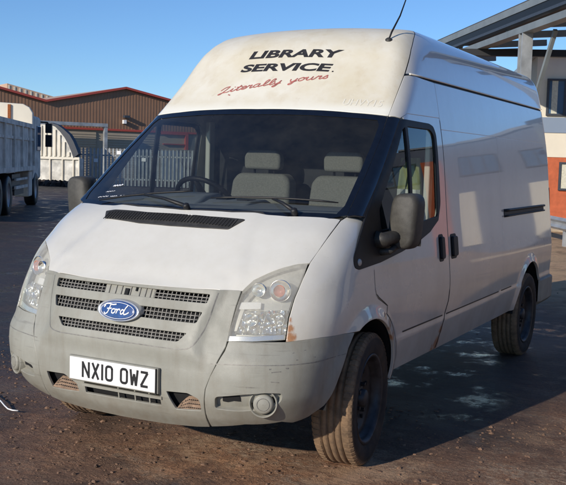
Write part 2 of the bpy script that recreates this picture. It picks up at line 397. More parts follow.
def frame(d):
    if isinstance(d, str):
        return {'x': ((1, 0, 0), (0, 1, 0), (0, 0, 1)), 'y': ((0, -1, 0), (1, 0, 0), (0, 0, 1)), 'z': ((0, 0, 1), (1, 0, 0), (0, 1, 0)), 'r': ((0, 1, 0), (1, 0, 0), (0, 0, 1))}[d]
    d = np.array(d, float); d /= np.linalg.norm(d)
    e1 = np.cross((0, 0, 1.), d); e1 /= np.linalg.norm(e1); return d, e1, np.cross(d, e1)
def onto(F, d, uv, off=0.):
    D, e1, e2 = [np.array(v, float) for v in frame(d)]
    uv = np.atleast_2d(uv); P0 = uv[:, :1]*e1+uv[:, 1:2]*e2; base = D*6.0
    P, ok = hit(F, P0+base, -D, 9.0, 260)
    if not ok.all() and ok.any():
        good = np.where(ok)[0]
        for i in np.where(~ok)[0]:
            j = good[np.argmin(((uv[good]-uv[i])**2).sum(1))]; P[i] = P[j]
    n = grad(F, P)
    return P+n*off, n
def snap(F, loop):
    P = np.array(loop, float)
    for _ in range(6):
        G = np.zeros_like(P); e = 1.5e-3
        for k in range(3):
            q = P.copy(); q[:, k] += e; r = P.copy(); r[:, k] -= e; G[:, k] = (F(*q.T)-F(*r.T))/(2*e)
        P = P-G*(F(*P.T)/np.maximum((G*G).sum(1), 1e-6))[:, None]
    return P
def to2(d, loop, F=None):
    if len(loop[0]) == 2: return [np.array(p, float) for p in loop]
    if F is not None: loop = snap(F, dens(snap(F, loop), .04))
    D, e1, e2 = [np.array(v, float) for v in frame(d)]
    return [np.array((np.dot(p, e1), np.dot(p, e2))) for p in loop]
def panel(F, d, loop, holes=(), off=0., skirt=.016, step=.03, mirror=False, hs=None, edge=.0025):
    """trimmed sheet that lies on the body surface F, its rims rolled inwards. Returns (verts, faces, normals)"""
    L = [dens(to2(d, loop, F), step*.5)]+[dens(to2(d, h, F), step*.5) for h in holes]
    A = np.array(L[0]); lo, hi = A.min(0), A.max(0)
    gx, gy = np.meshgrid(np.arange(lo[0]+step/2, hi[0], step), np.arange(lo[1]+step/2, hi[1], step)); G = np.stack([gx.ravel(), gy.ravel()], 1)
    m = inside(G, L[0])
    for h in L[1:]: m &= ~inside(G, h)
    G = G[m]; B = np.concatenate([np.array(l) for l in L])
    if len(G):
        dm = np.array([np.min(((B-g)**2).sum(1)) for g in G]); G = G[dm > (step*.35)**2]
    vs = [Vector(p) for p in B]+[Vector(p) for p in G]; ed = []; b = 0
    for l in L: ed += [(b+i, b+(i+1) % len(l)) for i in range(len(l))]; b += len(l)
    V, E_, Fc, ov, _, _ = delaunay_2d_cdt(vs, ed, [], 0, 1e-7)
    V2 = np.array([tuple(v) for v in V]); tri = np.array([f for f in Fc if len(f) == 3]); cen = V2[tri].mean(1); k = inside(cen, L[0])
    for h in L[1:]: k &= ~inside(cen, h)
    tri = tri[k]
    P, n = onto(F, d, V2, off)
    D = np.array(frame(d)[0], float)
    c = np.cross(P[tri[:, 1]]-P[tri[:, 0]], P[tri[:, 2]]-P[tri[:, 0]]); nn = n[tri].mean(1); fl = (c*nn).sum(1) < 0
    tri[fl] = tri[fl][:, ::-1]
    idx = {}
    for i, o in enumerate(ov):
        for j in o: idx[j] = i
    verts = [P]; norms = [n]; faces = [tuple(t) for t in tri]; nb = len(P); b = 0
    if skirt:
        for li, l in enumerate(L):
            N = len(l); ids = [idx.get(b+i, None) for i in range(N)]; b += N
            if any(i is None for i in ids): continue
            p = P[ids]; q = n[ids]; t = np.roll(p, -1, 0)-np.roll(p, 1, 0); t /= np.maximum(np.linalg.norm(t, axis=1, keepdims=True), 1e-9)
            o = np.cross(t, q); o /= np.maximum(np.linalg.norm(o, axis=1, keepdims=True), 1e-9)
            # make 'o' point away from the sheet
            area = sum(l[i][0]*l[(i+1) % N][1]-l[(i+1) % N][0]*l[i][1] for i in range(N))
            mid = l[0]; 
            D_, e1, e2 = [np.array(v, float) for v in frame(d)]
            o2 = np.stack([o@e1, o@e2], 1); test = np.array(l)+o2*1e-4*5; s_in = inside(test, l)
            want_in = (li > 0); sgn = 1 if (s_in.mean() > .5) == want_in else -1; o = o*sgn
            sk = skirt if (hs is None or li == 0) else hs
            rings = [(p, q), (p+o*edge-q*edge, (q+o)), (p+o*edge-q*(edge*2), o), (p+o*edge-q*sk, o)]
            base = nb
            for (rp, rn) in rings[1:]:
                verts.append(rp); norms.append(rn/np.maximum(np.linalg.norm(rn, axis=1, keepdims=True), 1e-9))
            rid = [ids]+[[base+k*N+i for i in range(N)] for k in range(3)]; nb += 3*N
            for k in range(3):
                for i in range(N):
                    j = (i+1) % N; faces.append((rid[k][i], rid[k][j], rid[k+1][j], rid[k+1][i]) if sgn*1 > 0 else (rid[k][j], rid[k][i], rid[k+1][i], rid[k+1][j]))
    V3 = np.concatenate(verts); NN = np.concatenate(norms)
    if mirror:
        V3 = V3*np.array([-1, 1, 1]); NN = NN*np.array([-1, 1, 1]); faces = [f[::-1] for f in faces]
    return V3, faces, NN
def emit(name, mat, parent, *datas):
    vs = []; fs = []; ns = []
    for V3, f, NN in datas:
        b = len(vs); vs += V3.tolist(); ns += NN.tolist(); fs += [tuple(int(b+i) for i in t) for t in f]
    VV = np.array(vs); NV = np.array(ns); g = []
    for t in fs:
        c = np.cross(VV[t[1]]-VV[t[0]], VV[t[2]]-VV[t[0]]) if len(t) == 3 else np.cross(VV[t[2]]-VV[t[0]], VV[t[3]]-VV[t[1]])
        g.append(t[::-1] if c @ NV[list(t)].sum(0) < 0 else t)
    fs = g
    me = bpy.data.meshes.new(name); me.from_pydata(vs, [], fs); me.polygons.foreach_set('use_smooth', [True]*len(fs))
    if len(me.vertices) == len(ns): me.normals_split_custom_set_from_vertices(ns)
    return link(name, me, mat, parent)
def pair(name, mat, parent, F, d, loop, **kw):
    a = panel(F, d, loop, **kw); b = (a[0]*np.array([-1, 1, 1]), [f[::-1] for f in a[1]], a[2]*np.array([-1, 1, 1]))
    return emit(name, mat, parent, a), emit(name, mat, parent, b)
def mir(o, name=None):
    me = o.data.copy(); me.transform(Matrix.Diagonal((-1, 1, 1, 1))); me.flip_normals(); c = bpy.data.objects.new(name or o.name.split('.')[0], me); C.objects.link(c)
    c.location = (-o.location.x, o.location.y, o.location.z); c.rotation_euler = o.rotation_euler; c.parent = o.parent
    for m in o.modifiers:
        k = c.modifiers.new(m.name, m.type)
        if m.type == 'BEVEL': k.width = m.width; k.segments = m.segments; k.limit_method = m.limit_method; k.angle_limit = m.angle_limit; k.harden_normals = m.harden_normals
        if m.type == 'SUBSURF': k.levels = m.levels; k.render_levels = m.render_levels
    return c
def sym(right):
    """right half (x>=0) of an outline, first and last point on the centre line -> whole outline"""
    return [tuple(p) for p in right]+[(-p[0],)+tuple(p[1:]) for p in right[::-1] if abs(p[0]) > 1e-6]
def catmull(P, n=6):
    P = [np.array(p, float) for p in P]; Q = [P[0]*2-P[1]]+P+[P[-1]*2-P[-2]]; o = []
    for i in range(1, len(Q)-2):
        for k in range(n):
            t = k/n; o.append(.5*((2*Q[i])+(-Q[i-1]+Q[i+1])*t+(2*Q[i-1]-5*Q[i]+4*Q[i+1]-Q[i+2])*t*t+(-Q[i-1]+3*Q[i]-3*Q[i+1]+Q[i+2])*t**3))
    o.append(P[-1]); return o
def ribbon(pts, wd):
    """2D stroke -> list of quads"""
    P = [np.array(p, float) for p in pts]; W = wd if isinstance(wd, (list, tuple)) else [wd]*len(P); L = []; R = []
    for i, p in enumerate(P):
        t = P[min(i+1, len(P)-1)]-P[max(i-1, 0)]; t /= max(np.linalg.norm(t), 1e-9); nrm = np.array((-t[1], t[0]))
        L.append(p+nrm*W[i]/2); R.append(p-nrm*W[i]/2)
    return L+R, [(i, i+1, len(P)+i+1, len(P)+i) for i in range(len(P)-1)]
def decal(name, mat, parent, strokes, mapfn):
    """strokes: list of (verts2d, faces); mapfn((u,v) array, k) -> 3D points"""
    vs = []; fs = []
    for k, (v, f) in enumerate(strokes):
        b = len(vs); P = mapfn(np.array(v, float), k); vs += P.tolist(); fs += [tuple(b+i for i in t) for t in f]
    me = bpy.data.meshes.new(name); me.from_pydata(vs, [], fs); me.update()
    return link(name, me, mat, parent)
def textmesh(body, bold=0.0, shear=0.0):
    cu = bpy.data.curves.new('t', 'FONT'); cu.body = body; cu.offset = bold; cu.shear = shear; cu.resolution_u = 4
    o = bpy.data.objects.new('t', cu); C.objects.link(o); dg = bpy.context.evaluated_depsgraph_get(); ev = o.evaluated_get(dg); me = ev.to_mesh()
    v = [(a.co.x, a.co.y) for a in me.vertices]; f = [tuple(p.vertices) for p in me.polygons]; ev.to_mesh_clear()
    bpy.data.objects.remove(o); bpy.data.curves.remove(cu); v = np.array(v); v -= v.min(0); v /= v.max(0); return v, f
# ================================================================= GROUND
def m_ground():
    a = NT('wet_muddy_yard'); x, y, z = a.xyz()
    big = a.noise(.45, 5, .6, dist=.3); mid = a.noise(2.1, 10, .74, dist=.15); fine = a.noise(24, 8, .75); grit = a.noise(120, 4, .8)
    # wheel tracks and raked mud: noise stretched along the direction vehicles take
    rot = a.n('ShaderNodeMapping'); rot.inputs['Rotation'].default_value = (0, 0, rad(-32)); rot.inputs['Scale'].default_value = (.8, 1.7, 1); a.l(a.co, rot.inputs[0])
    trk = a.noise(1.7, 7, .70, co=rot.outputs[0], dist=.15)
    col = a.mix(a.ramp(big, [(.40, 0.), (.60, 1.)]), srgb(156, 130, 112), srgb(206, 160, 122))
    col = a.mix(a.ramp(mid, [(.42, 0.), (.60, 1.)]), col, srgb(156, 114, 84))
    col = a.mix(a.ramp(trk, [(.46, 0.), (.62, .8)]), col, srgb(108, 84, 68))
    col = a.mix(a.ramp(fine, [(.38, 0.), (.72, .8)]), col, srgb(92, 70, 56))
    ch = a.math('MULTIPLY', a.ramp(a.noise(2.0, 9, .72, co=rot.outputs[0], dist=.2), [(.48, 0.), (.60, 1.)]), a.ramp(fine, [(.42, .0), (.56, 1.)]))
    rt = a.n('ShaderNodeMapRange'); rt.inputs[1].default_value = -.8; rt.inputs[2].default_value = .4; a.l(x, rt.inputs[0])
    ch = a.math('MULTIPLY', ch, a.math('ADD', a.math('MULTIPLY', rt.outputs[0], .75), .15))
    col = a.mix(a.math('MULTIPLY', ch, .8), col, srgb(196, 178, 156))
    gn = a.noise(70, 5, .8)
    col = a.mix(a.ramp(gn, [(.46, 0.), (.58, .55)]), col, srgb(86, 66, 54)); col = a.mix(a.ramp(gn, [(.38, .45), (.44, 0.)]), col, srgb(190, 164, 136))
    v = a.n('ShaderNodeTexVoronoi'); v.inputs['Scale'].default_value = 52; a.l(a.co, v.inputs['Vector'])
    peb = a.math('MULTIPLY', a.ramp(v.outputs['Distance'], [(.10, 1.), (.28, 0.)]), a.ramp(a.noise(9, 3), [(.50, 0.), (.58, 1.)]))
    col = a.mix(a.math('MULTIPLY', peb, .5), col, srgb(188, 162, 138))
    # drier sandy ground towards the far right
    far = a.n('ShaderNodeMapRange'); far.inputs[1].default_value = 2.6; far.inputs[2].default_value = 4.0
    a.l(a.math('ADD', a.math('MULTIPLY', a.math('ADD', x, y), .5), a.math('MULTIPLY', a.math('SUBTRACT', big, .5), 2.5)), far.inputs[0])
    side_ = a.n('ShaderNodeMapRange'); side_.inputs[1].default_value = -9; side_.inputs[2].default_value = -6; a.l(x, side_.inputs[0])
    sandy = a.math('MULTIPLY', far.outputs[0], side_.outputs[0])
    col = a.mix(a.math('MULTIPLY', sandy, .85), col, srgb(176, 152, 122))
    bx = a.n('ShaderNodeMix', data_type='RGBA', blend_type='MULTIPLY', clamp_result=True); bx.inputs[0].default_value = 1.0; col = a.mix(a.ramp(a.noise(1.1, 7, .7), [(.40, .55), (.50, 0.)]), col, srgb(84, 64, 52)); col = a.mix(a.ramp(a.noise(1.45, 9, .76), [(.53, 0.), (.61, .6)]), col, srgb(186, 158, 130)); a.l(col, bx.inputs[6]); bx.inputs[7].default_value = (1.75, 1.62, 1.50, 1); col = bx.outputs[2]
    # wet: left half of the yard, and a strip darkened to deepen the van's shadow on its near side
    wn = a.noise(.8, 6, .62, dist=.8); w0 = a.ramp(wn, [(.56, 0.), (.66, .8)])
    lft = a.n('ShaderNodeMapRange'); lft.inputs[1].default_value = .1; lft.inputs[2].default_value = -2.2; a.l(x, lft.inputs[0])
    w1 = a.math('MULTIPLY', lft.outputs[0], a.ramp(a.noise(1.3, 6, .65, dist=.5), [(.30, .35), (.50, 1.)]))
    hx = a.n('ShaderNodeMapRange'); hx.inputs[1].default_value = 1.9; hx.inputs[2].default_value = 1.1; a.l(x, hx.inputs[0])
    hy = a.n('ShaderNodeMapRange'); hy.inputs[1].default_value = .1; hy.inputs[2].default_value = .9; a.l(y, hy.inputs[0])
    van_shade = a.math('MULTIPLY', a.math('MULTIPLY', hx.outputs[0], hy.outputs[0]), a.ramp(wn, [(.25, .55), (.5, 1.)]))
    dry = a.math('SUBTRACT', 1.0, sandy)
    wet = a.math('MULTIPLY', a.math('MINIMUM', a.math('MAXIMUM', a.math('MAXIMUM', w0, w1), van_shade), 1.0), dry)
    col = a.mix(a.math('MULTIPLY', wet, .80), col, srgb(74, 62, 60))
    col = a.mix(a.math('MULTIPLY', a.math('MULTIPLY', van_shade, dry), .75), col, srgb(48, 42, 44))  # ground colour darkened again where the van's shadow falls
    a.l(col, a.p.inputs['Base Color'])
    # standing water only in the lowest spots
    pud = a.math('MULTIPLY', wet, a.ramp(mid, [(.38, 1.), (.47, 0.)]))
    a.l(a.math('SUBTRACT', .90, a.math('ADD', a.math('MULTIPLY', wet, .36), a.math('MULTIPLY', pud, .46))), a.p.inputs['Roughness'])
    a.set(Specular_IOR_Level=.5)
    h = a.math('ADD', a.math('MULTIPLY', mid, 1.8), a.math('ADD', a.math('MULTIPLY', fine, .6), a.math('MULTIPLY', grit, .18)))
    h = a.math('ADD', a.math('ADD', h, a.math('MULTIPLY', peb, .5)), a.math('MULTIPLY', trk, 1.6))
    h = a.math('MULTIPLY', h, a.math('SUBTRACT', 1.0, a.math('MULTIPLY', pud, .93)))
    a.bump(h, 1.0, .06)
    return a.m
M['ground'] = m_ground()
bm = bmesh.new()
# fine sheet near the van, coarse to the horizon, one mesh
def gz(x, y):
    k = max(0, 1-math.hypot(x, y-.5)/9)
    return k*(.010*math.sin(x*2.1+.6*math.sin(y*1.7))*math.cos(y*1.8+.5)+.006*math.sin(x*5.3+y*4.1))
xs = [-900, -300, -100, -50, -25, -14]+[round(-9+.15*i, 3) for i in range(101)]+[9, 14, 25, 50, 100, 300, 900]
ys = [-60, -20, -8]+[round(-5+.15*i, 3) for i in range(81)]+[10, 14, 20, 30, 50, 100, 300, 900, 2500]
vv = [[bm.verts.new((x, y, gz(x, y) if (abs(x) < 9 and -5 < y < 7) else 0)) for x in xs] for y in ys]
for j in range(len(ys)-1):
    for i in range(len(xs)-1): bm.faces.new((vv[j][i], vv[j][i+1], vv[j+1][i+1], vv[j+1][i]))
me = bpy.data.meshes.new('ground'); bm.to_mesh(me); bm.free(); me.polygons.foreach_set('use_smooth', [True]*len(me.polygons))
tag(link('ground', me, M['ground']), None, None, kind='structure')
# loose stones and clods
M['stone'] = simple('yard_stone', srgb(124, 97, 78), .9, var=.6, scale=14)
R_ = random.Random(5); mb = MB(); ico = []
t_ = bmesh.new(); bmesh.ops.create_icosphere(t_, subdivisions=1, radius=1); iv = [tuple(v.co) for v in t_.verts]; fi = [tuple(v.index for v in f.verts) for f in t_.faces]; t_.free()
for k in range(7000):
    if k < 6200: x, y = R_.uniform(-3.6, 2.4), R_.uniform(-1.9, 1.3)
    else: x, y = R_.uniform(-9, 5), R_.uniform(-2, 9)
    s = R_.choice([.0025, .003, .003, .004, .004, .005, .006, .009, .013])*R_.uniform(.6, 1.3); z = gz(x, y)
    a = R_.uniform(0, 6.28); sx, sy, sz = s*R_.uniform(.8, 1.6), s*R_.uniform(.7, 1.2), s*R_.uniform(.4, .8)
    vs = [(x+(p[0]*sx*math.cos(a)-p[1]*sy*math.sin(a))*R_.uniform(.85, 1.15), y+(p[0]*sx*math.sin(a)+p[1]*sy*math.cos(a)), z+p[2]*sz*R_.uniform(.8, 1.2)) for p in iv]
    mb.add(vs, fi, False)
o = mb.build('gravel', M['stone'], recalc=False); tag(o, 'scattered small stones and clods on the muddy yard around the van', 'gravel', kind='stuff')
# ================================================================= THE VAN
van = empty('panel_van', 'white high roof panel van with LIBRARY SERVICE lettering above its windscreen and grey bumper', 'van', (0, 0, 0))
def arcp(cy, cz, r, a0, a1, n=24): return [(cy+r*math.cos(rad(a)), cz+r*math.sin(rad(a))) for a in np.linspace(a0, a1, n)]
def S3(y, z, F=F_hood): return tuple(onto(F, 'x', np.array([(y, z)]))[0][0])
dF = (.80, -.28, .53); dW = (0, -.75, .66); dP = (.72, -.60, .35); dB = (.66, -.75, .05); dH = (.50, -.83, .25)

# --- bonnet
hood_r = [(0, -.786), (.30, -.778), (.50, -.757), (.596, -.727), (.627, -.680), (.690, -.625), (.76, -.565), (.829, -.500), (.837, -.43), (.843, -.355), (.845, -.27), (.843, -.197), (.80, -.232), (.6, -.30), (.3, -.352), (0, -.368)]
a = panel(F_hood, 'z', sym(hood_r), skirt=.03)
bonnet = emit('bonnet', M['paint'], van, a)
vent_l = [(-.50, -.372), (-.455, -.437), (-.2, -.470), (0, -.476), (.2, -.472), (.350, -.462), (.405, -.392), (.2, -.402), (0, -.408), (-.2, -.400)]
vent = emit('bonnet_vent', M['plastic'], bonnet, panel(F_hood, 'z', rnd(vent_l, .01), off=.006, skirt=.008))
slots = []
for k in range(3):
    a0 = -.47+k*.285
    slots.append(panel(F_hood, 'z', rnd([(a0, -.385-.018*(k > 0)), (a0+.02, -.425-.02*(k > 0)), (a0+.25, -.437-.013*(k > 0)), (a0+.255, -.404)], .008), off=.0075, skirt=.001, edge=0))
for s_ in slots: emit('vent_slot', M['dark'], bonnet, s_)
mb = MB()
for k in range(44):
    x = -.455+k*.019; P, n = onto(F_hood, 'z', np.array([(x+.006, -.40-.006*(abs(x) < .35)), (x, -.447-.006*(abs(x) < .35))]), .009); mb.bar(P[0], P[1], .004, .003)
mb.build('vent_louvres', M['plastic'], bonnet)

# --- wings
fen = [(.836, -.493, 1.100), (.849, -.355, 1.198), (.853, -.197, 1.288), (.868, -.150, 1.312), S3(-.066, 1.30, F_cab), S3(.004, 1.15), S3(.004, 1.02), S3(.006, .90), S3(.04, .872), S3(.16, .822)]
fen += [S3(y, z) for y, z in arcp(-.07, .38, .455, 62, 8, 10)] + [S3(.388, .385)]
fen += [S3(y, z) for y, z in arcp(-.07, .38, .405, 1, 114, 26)]
fen += [S3(-.30, .752), (.962, -.42, .757), (.938, -.58, .762), (.895, -.66, .760), (.843, -.722, .757), (.832, -.682, .858), (.832, -.632, .944), (.834, -.56, 1.03)]
wing = pair('front_wing', M['paint'], van, F_hood, dF, fen, skirt=.018, step=.016)

# --- headlights
hl = [(.585, -.846, .748), (.590, -.80, .82), (.596, -.75, .92), (.600, -.728, .966), (.631, -.684, 1.020), (.692, -.630, 1.056), (.76, -.572, 1.083), (.826, -.507, 1.098), (.827, -.56, 1.03), (.824, -.636, .944), (.823, -.688, .858), (.834, -.727, .764), (.72, -.80, .756)]
lens = pair('headlight', M['lens'], van, F_hood, dH, hl, skirt=.02, edge=.001)
for s, L_ in ((1, lens[0]), (-1, lens[1])):
    def hp(poly, off, mat, name, sk=.004):
        emit(name, mat, L_, panel(F_hood, dH, poly, off=off, skirt=sk, mirror=(s < 0)))
    hp(hl, -.048, M['housing'], 'lamp_housing', 0)
    hp([(.588, -.846, .752), (.70, -.81, .757), (.832, -.727, .768), (.828, -.72, .785), (.70, -.80, .775), (.588, -.84, .772)], -.012, M['chrome'], 'lower_bezel')
    def bowl(c, r, depth, mat, name, dr=(.30, -.93, .10), inner=None):
        pr = [(-depth*(1-(k/8)**2), r*k/8) for k in range(1, 9)]+[(.004, r*1.05), (-.01, r*1.09)]
        m = MB().lathe([(-depth, .0005)]+pr, 40, c=c, d=dr)
        if s < 0: m.v = [(-p[0], p[1], p[2]) for p in m.v]
        o = m.build(name, mat, L_, recalc=False); return o
    bowl((.752, -.640, .972), .048, .035, M['chrome'], 'reflector')
    bowl((.752, -.650, .972), .026, .014, M['amber'], 'indicator_bulb')
    bowl((.670, -.700, .975), .030, .022, M['chrome'], 'reflector')
    hp([(.604, -.82, .785), (.612, -.79, .895), (.715, -.735, .895), (.718, -.77, .785)], -.036, M['facet'], 'faceted_reflector', .03)
    hp([(.726, -.76, .785), (.724, -.73, .895), (.815, -.665, .895), (.822, -.69, .785)], -.034, M['facet'], 'faceted_reflector', .03)
    for dx in (.0, .104):
        bowl((.664+dx, -.752+dx*.62, .842), .030, .022, M['chrome'], 'reflector')
    for bc in ((.668, -.735, .845), (.772, -.673, .845)):
        m = MB().lathe([(-.02, .001), (-.02, .012), (.012, .012), (.016, .001)], 16, c=bc, d=(.3, -.93, .1))
        if s < 0: m.v = [(-p[0], p[1], p[2]) for p in m.v]
        m.build('lamp_bulb', M['badge_silver'], L_)
    hp([(.605, -.79, .905), (.70, -.74, .905), (.70, -.74, .938), (.610, -.78, .938)], -.026, M['plate'], 'reflector_bar', .02)
    hp([(.60, -.83, .80), (.615, -.82, .80), (.628, -.75, .93), (.66, -.70, 1.0), (.652, -.70, 1.008), (.615, -.75, .94)], -.03, M['silver'], 'reflector_bar', .02)

# --- front bumper: centre with the grille, and two corners
cen = sym([(0, .300), (.25, .304), (.42, .312), (.487, .320), (.493, .40), (.500, .47), (.506, .52), (.545, .62), (.580, .72), (.585, .80), (.588, .90), (.594, .968), (.46, .966), (.25, .962), (0, .958)])
rows = [(.904, .950, .462, .468), (.812, .868, .430, .452), (.722, .768, .352, .396)]
holes = [rnd([(-w0, z0), (w0, z0), (w1, z1), (-w1, z1)], .012) for z0, z1, w0, w1 in rows]
slot_l = [(-.452, .480), (-.322, .484), (-.238, .444), (-.230, .398), (-.425, .388)]
slot_c = [(-.195, .464), (.268, .464), (.272, .404), (-.190, .400)]
slot_r = [(.298, .486), (.418, .492), (.476, .470), (.484, .445), (.482, .406), (.345, .397)]
front = emit('front_bumper', M['bumper'], van, panel(F_nose, 'y', cen, holes=holes+[rnd(slot_l, .01), rnd(slot_c, .008), rnd(slot_r, .01)], skirt=.02, hs=.014, step=.022))
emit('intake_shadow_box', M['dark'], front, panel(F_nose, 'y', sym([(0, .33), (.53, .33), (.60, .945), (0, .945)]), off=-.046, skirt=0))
# grille meshes
for i, (z0, z1, w0, w1) in enumerate(rows):
    mb = MB(); n = 2 if i else 2
    segs = [(-w1, -.14), (.16, w1)] if i == 0 else [(-w1, w1)]
    for a0, a1 in segs:
        mb = MB()
        for k in range(1, n+1):
            z = z0+(z1-z0)*k/(n+1); xs = np.linspace(a0, a1, 14); P, _ = onto(F_nose, 'y', np.stack([xs, xs*0+z], 1), -.020)
            mb.tube(P, .0034, 6)
        cnt = int((a1-a0)/.0225)
        for k in range(cnt+1):
            x = a0+(a1-a0)*k/cnt; P, _ = onto(F_nose, 'y', np.array([(x, z0-.005), (x, z1+.005)]), -.021); mb.bar(P[0], P[1], .0042, .006)
        mb.build('grille_mesh', M['meshgrey'], front)
# blanked middle of the top row with its catch
bl = panel(F_nose, 'y', [(-.135, .902), (.155, .902), (.155, .953), (-.135, .953)], off=-.014, skirt=.004)
emit('grille_blank', M['bumper'], front, bl)
for x in (-.11, -.07, -.035, .02, .075, .11, .14):
    P, _ = onto(F_nose, 'y', np.array([(x, .905), (x, .948)]), -.011); MB().bar(P[0], P[1], .004, .004).build('grille_blank_rib', M['meshgrey'], front)
for x, z0, z1, wd in ((.0, .906, .938, .022), (.055, .93, .95, .008)):
    P, _ = onto(F_nose, 'y', np.array([(x, z0), (x, z1)]), -.008); MB().bar(P[0], P[1], wd, .006).build('bonnet_catch', M['dark'], front)
# groove round the grille
gr = rnd([(-.50, .955), (-.478, .80), (-.43, .70), (-.36, .690), (.36, .690), (.43, .70), (.478, .80), (.50, .955)], [0, .05, .05, .02, .02, .05, .05, 0])
gv, gf = ribbon(dens(gr, .02, False), .005)
decal('grille_groove', M['meshgrey'], front, [(gv, gf)], lambda v, k: onto(F_nose, 'y', v, .0008)[0])
# badge
BC = onto(F_nose, 'y', np.array([(0., .835)]), 0)[0][0]; bt = math.atan2(.30, 1.0)*.95
def badge_pt(u, v, t): return np.array([u, BC[1]-.010+v*math.sin(bt)-t*math.cos(bt), BC[2]+v*math.cos(bt)-t*math.sin(bt)*-1*0+t*math.sin(bt)*.0])
def ell(a, b, prof, mat, name, par):
    vs = []; fs = []; n = 56
    for t, k in prof:
        for i in range(n):
            an = 2*math.pi*i/n; vs.append(badge_pt(a*k*math.cos(an), b*k*math.sin(an), t))
    for j in range(len(prof)-1):
        fs += [(j*n+i, j*n+(i+1) % n, (j+1)*n+(i+1) % n, (j+1)*n+i) for i in range(n)]
    fs.append(tuple(range((len(prof)-1)*n, len(prof)*n)))
    m = MB().add(vs, fs, True); return m.build(name, mat, par)
badge = ell(.126, .054, [(-.03, 1), (.010, 1), (.015, .985), (.017, .95), (.015, .90), (.013, .88), (.0125, .5)], M['badge_silver'], 'badge', front)
ell(.110, .0465, [(.010, 1), (.0155, .99), (.0185, .8), (.020, .45), (.0205, .1)], M['blue'], 'badge_oval', badge)
# script lettering on the badge
def sc(*p): return catmull(p, 6)
FL_ = [sc((-.078, .018), (-.086, .010), (-.080, .022), (-.060, .027), (-.035, .024), (-.012, .027)), sc((-.046, .024), (-.052, .008), (-.060, -.012), (-.074, -.019), (-.082, -.012)), sc((-.066, .004), (-.05, .006), (-.038, .007))]
o_ = [sc((-.020, .006), (-.032, .003), (-.034, -.010), (-.024, -.013), (-.014, -.006), (-.014, .003), (-.020, .006), (-.008, .004), (-.002, .006))]
r_ = [sc((.000, .007), (-.002, -.004), (-.006, -.013)), sc((-.003, -.003), (.006, .006), (.014, .006), (.016, .001))]
d_ = [sc((.042, .004), (.030, .006), (.022, -.004), (.026, -.013), (.036, -.009), (.044, .004)), sc((.062, .027), (.050, .014), (.042, -.004), (.046, -.013), (.060, -.010), (.074, -.002))]
st = [ribbon(q, .0056) for q in FL_+o_+r_+d_]
decal('badge_script', M['plate'], badge, st, lambda v, k: np.array([badge_pt(x*.95, y*1.12, .0212+.0001*k) for x, y in v]))
ring_pts = [(.100*math.cos(t), .0395*math.sin(t)) for t in np.linspace(0, 2*math.pi, 60)]
decal('badge_pinstripe', M['plate'], badge, [ribbon(ring_pts, .0022)], lambda v, k: np.array([badge_pt(x, y, .0200) for x, y in v]))

# number plate
pl = MB(); py0 = -.934
pl.box(-.272, .272, py0, py0+.02, .468, .592); pb = pl.build('plate_holder', M['bumper'], front, bevel=.004)
pw = MB().box(-.260, .260, py0-.006, py0-.001, .4755, .5865).build('number_plate', M['plate'], front, bevel=.0015)
def U(*p): return [tuple(q) for q in p]
H = 79.; W_ = 50.
def rr(x0, x1, y0, y1, r=13):
    p = []
    for cx, cy, a0 in ((x1-r, y1-r, 0), (x0+r, y1-r, 90), (x0+r, y0+r, 180), (x1-r, y0+r, 270)):
        p += [(cx+r*math.cos(rad(a0+t)), cy+r*math.sin(rad(a0+t))) for t in (0, 22, 45, 68, 90)]
    return p+[p[0], p[1]]
GL = {'N': [[(6, 0), (6, 79)], [(6, 74), (44, 5)], [(44, 0), (44, 79)]], 'X': [[(6, 0), (44, 79)], [(6, 79), (44, 0)]], '1': [[(7, 0), (7, 79)]],
      '0': [rr(7, 43, 6, 73)], 'O': [rr(7, 43, 6, 73)], 'W': [[(4, 79), (13, 2)], [(13, 2), (25, 58)], [(25, 58), (37, 2)], [(37, 2), (46, 79)]],
      'Z': [[(4, 73), (46, 73)], [(44, 72), (6, 7)], [(4, 6), (46, 6)]]}
st = []; x = -.5*(5*50+14+6*10+33+6)+0
for ch in 'NX10 OWZ':
    if ch == ' ': x += 30; continue
    st = [ribbon([((x+p)/1000., (q-39.5)/1000.) for p, q in sgm], .0125) for sgm in GL[ch]]
    decal('plate_character', M['ink'], pw, st, lambda v, k: np.array([(a, py0-.0066-.00008*k, .531+b) for a, b in v]))
    x += (14 if ch == '1' else 50)+10
MB().box(.2605, .266, py0-.0075, py0+.01, .468, .590).build('plate_edge_shadow_strip', M['ink'], front).name = 'painted_plate_shadow'  # black strip painted in as the plate's shadow on its right edge
# centre slot bars
for x in (.015, .115, .20):
    P, _ = onto(F_nose, 'y', np.array([(x, .398), (x, .468)]), -.012); MB().bar(P[0], P[1], .007, .012).build('intake_bar', M['bumper'], front)
mb = MB(); xs = np.linspace(-.2, .28, 10)
P, _ = onto(F_nose, 'y', np.stack([xs, xs*0+.447], 1), -.002); 
for a, b in zip(P[:-1], P[1:]): mb.bar(a, b, .016, .014)
mb.build('intake_lip', M['bumper'], front)
mb = MB(); P, _ = onto(F_nose, 'y', np.array([(-.05, .425), (.26, .425)]), -.036); mb.bar(P[0], P[1], .012, .012)
mb.build('crash_beam', M['muddy'], front)
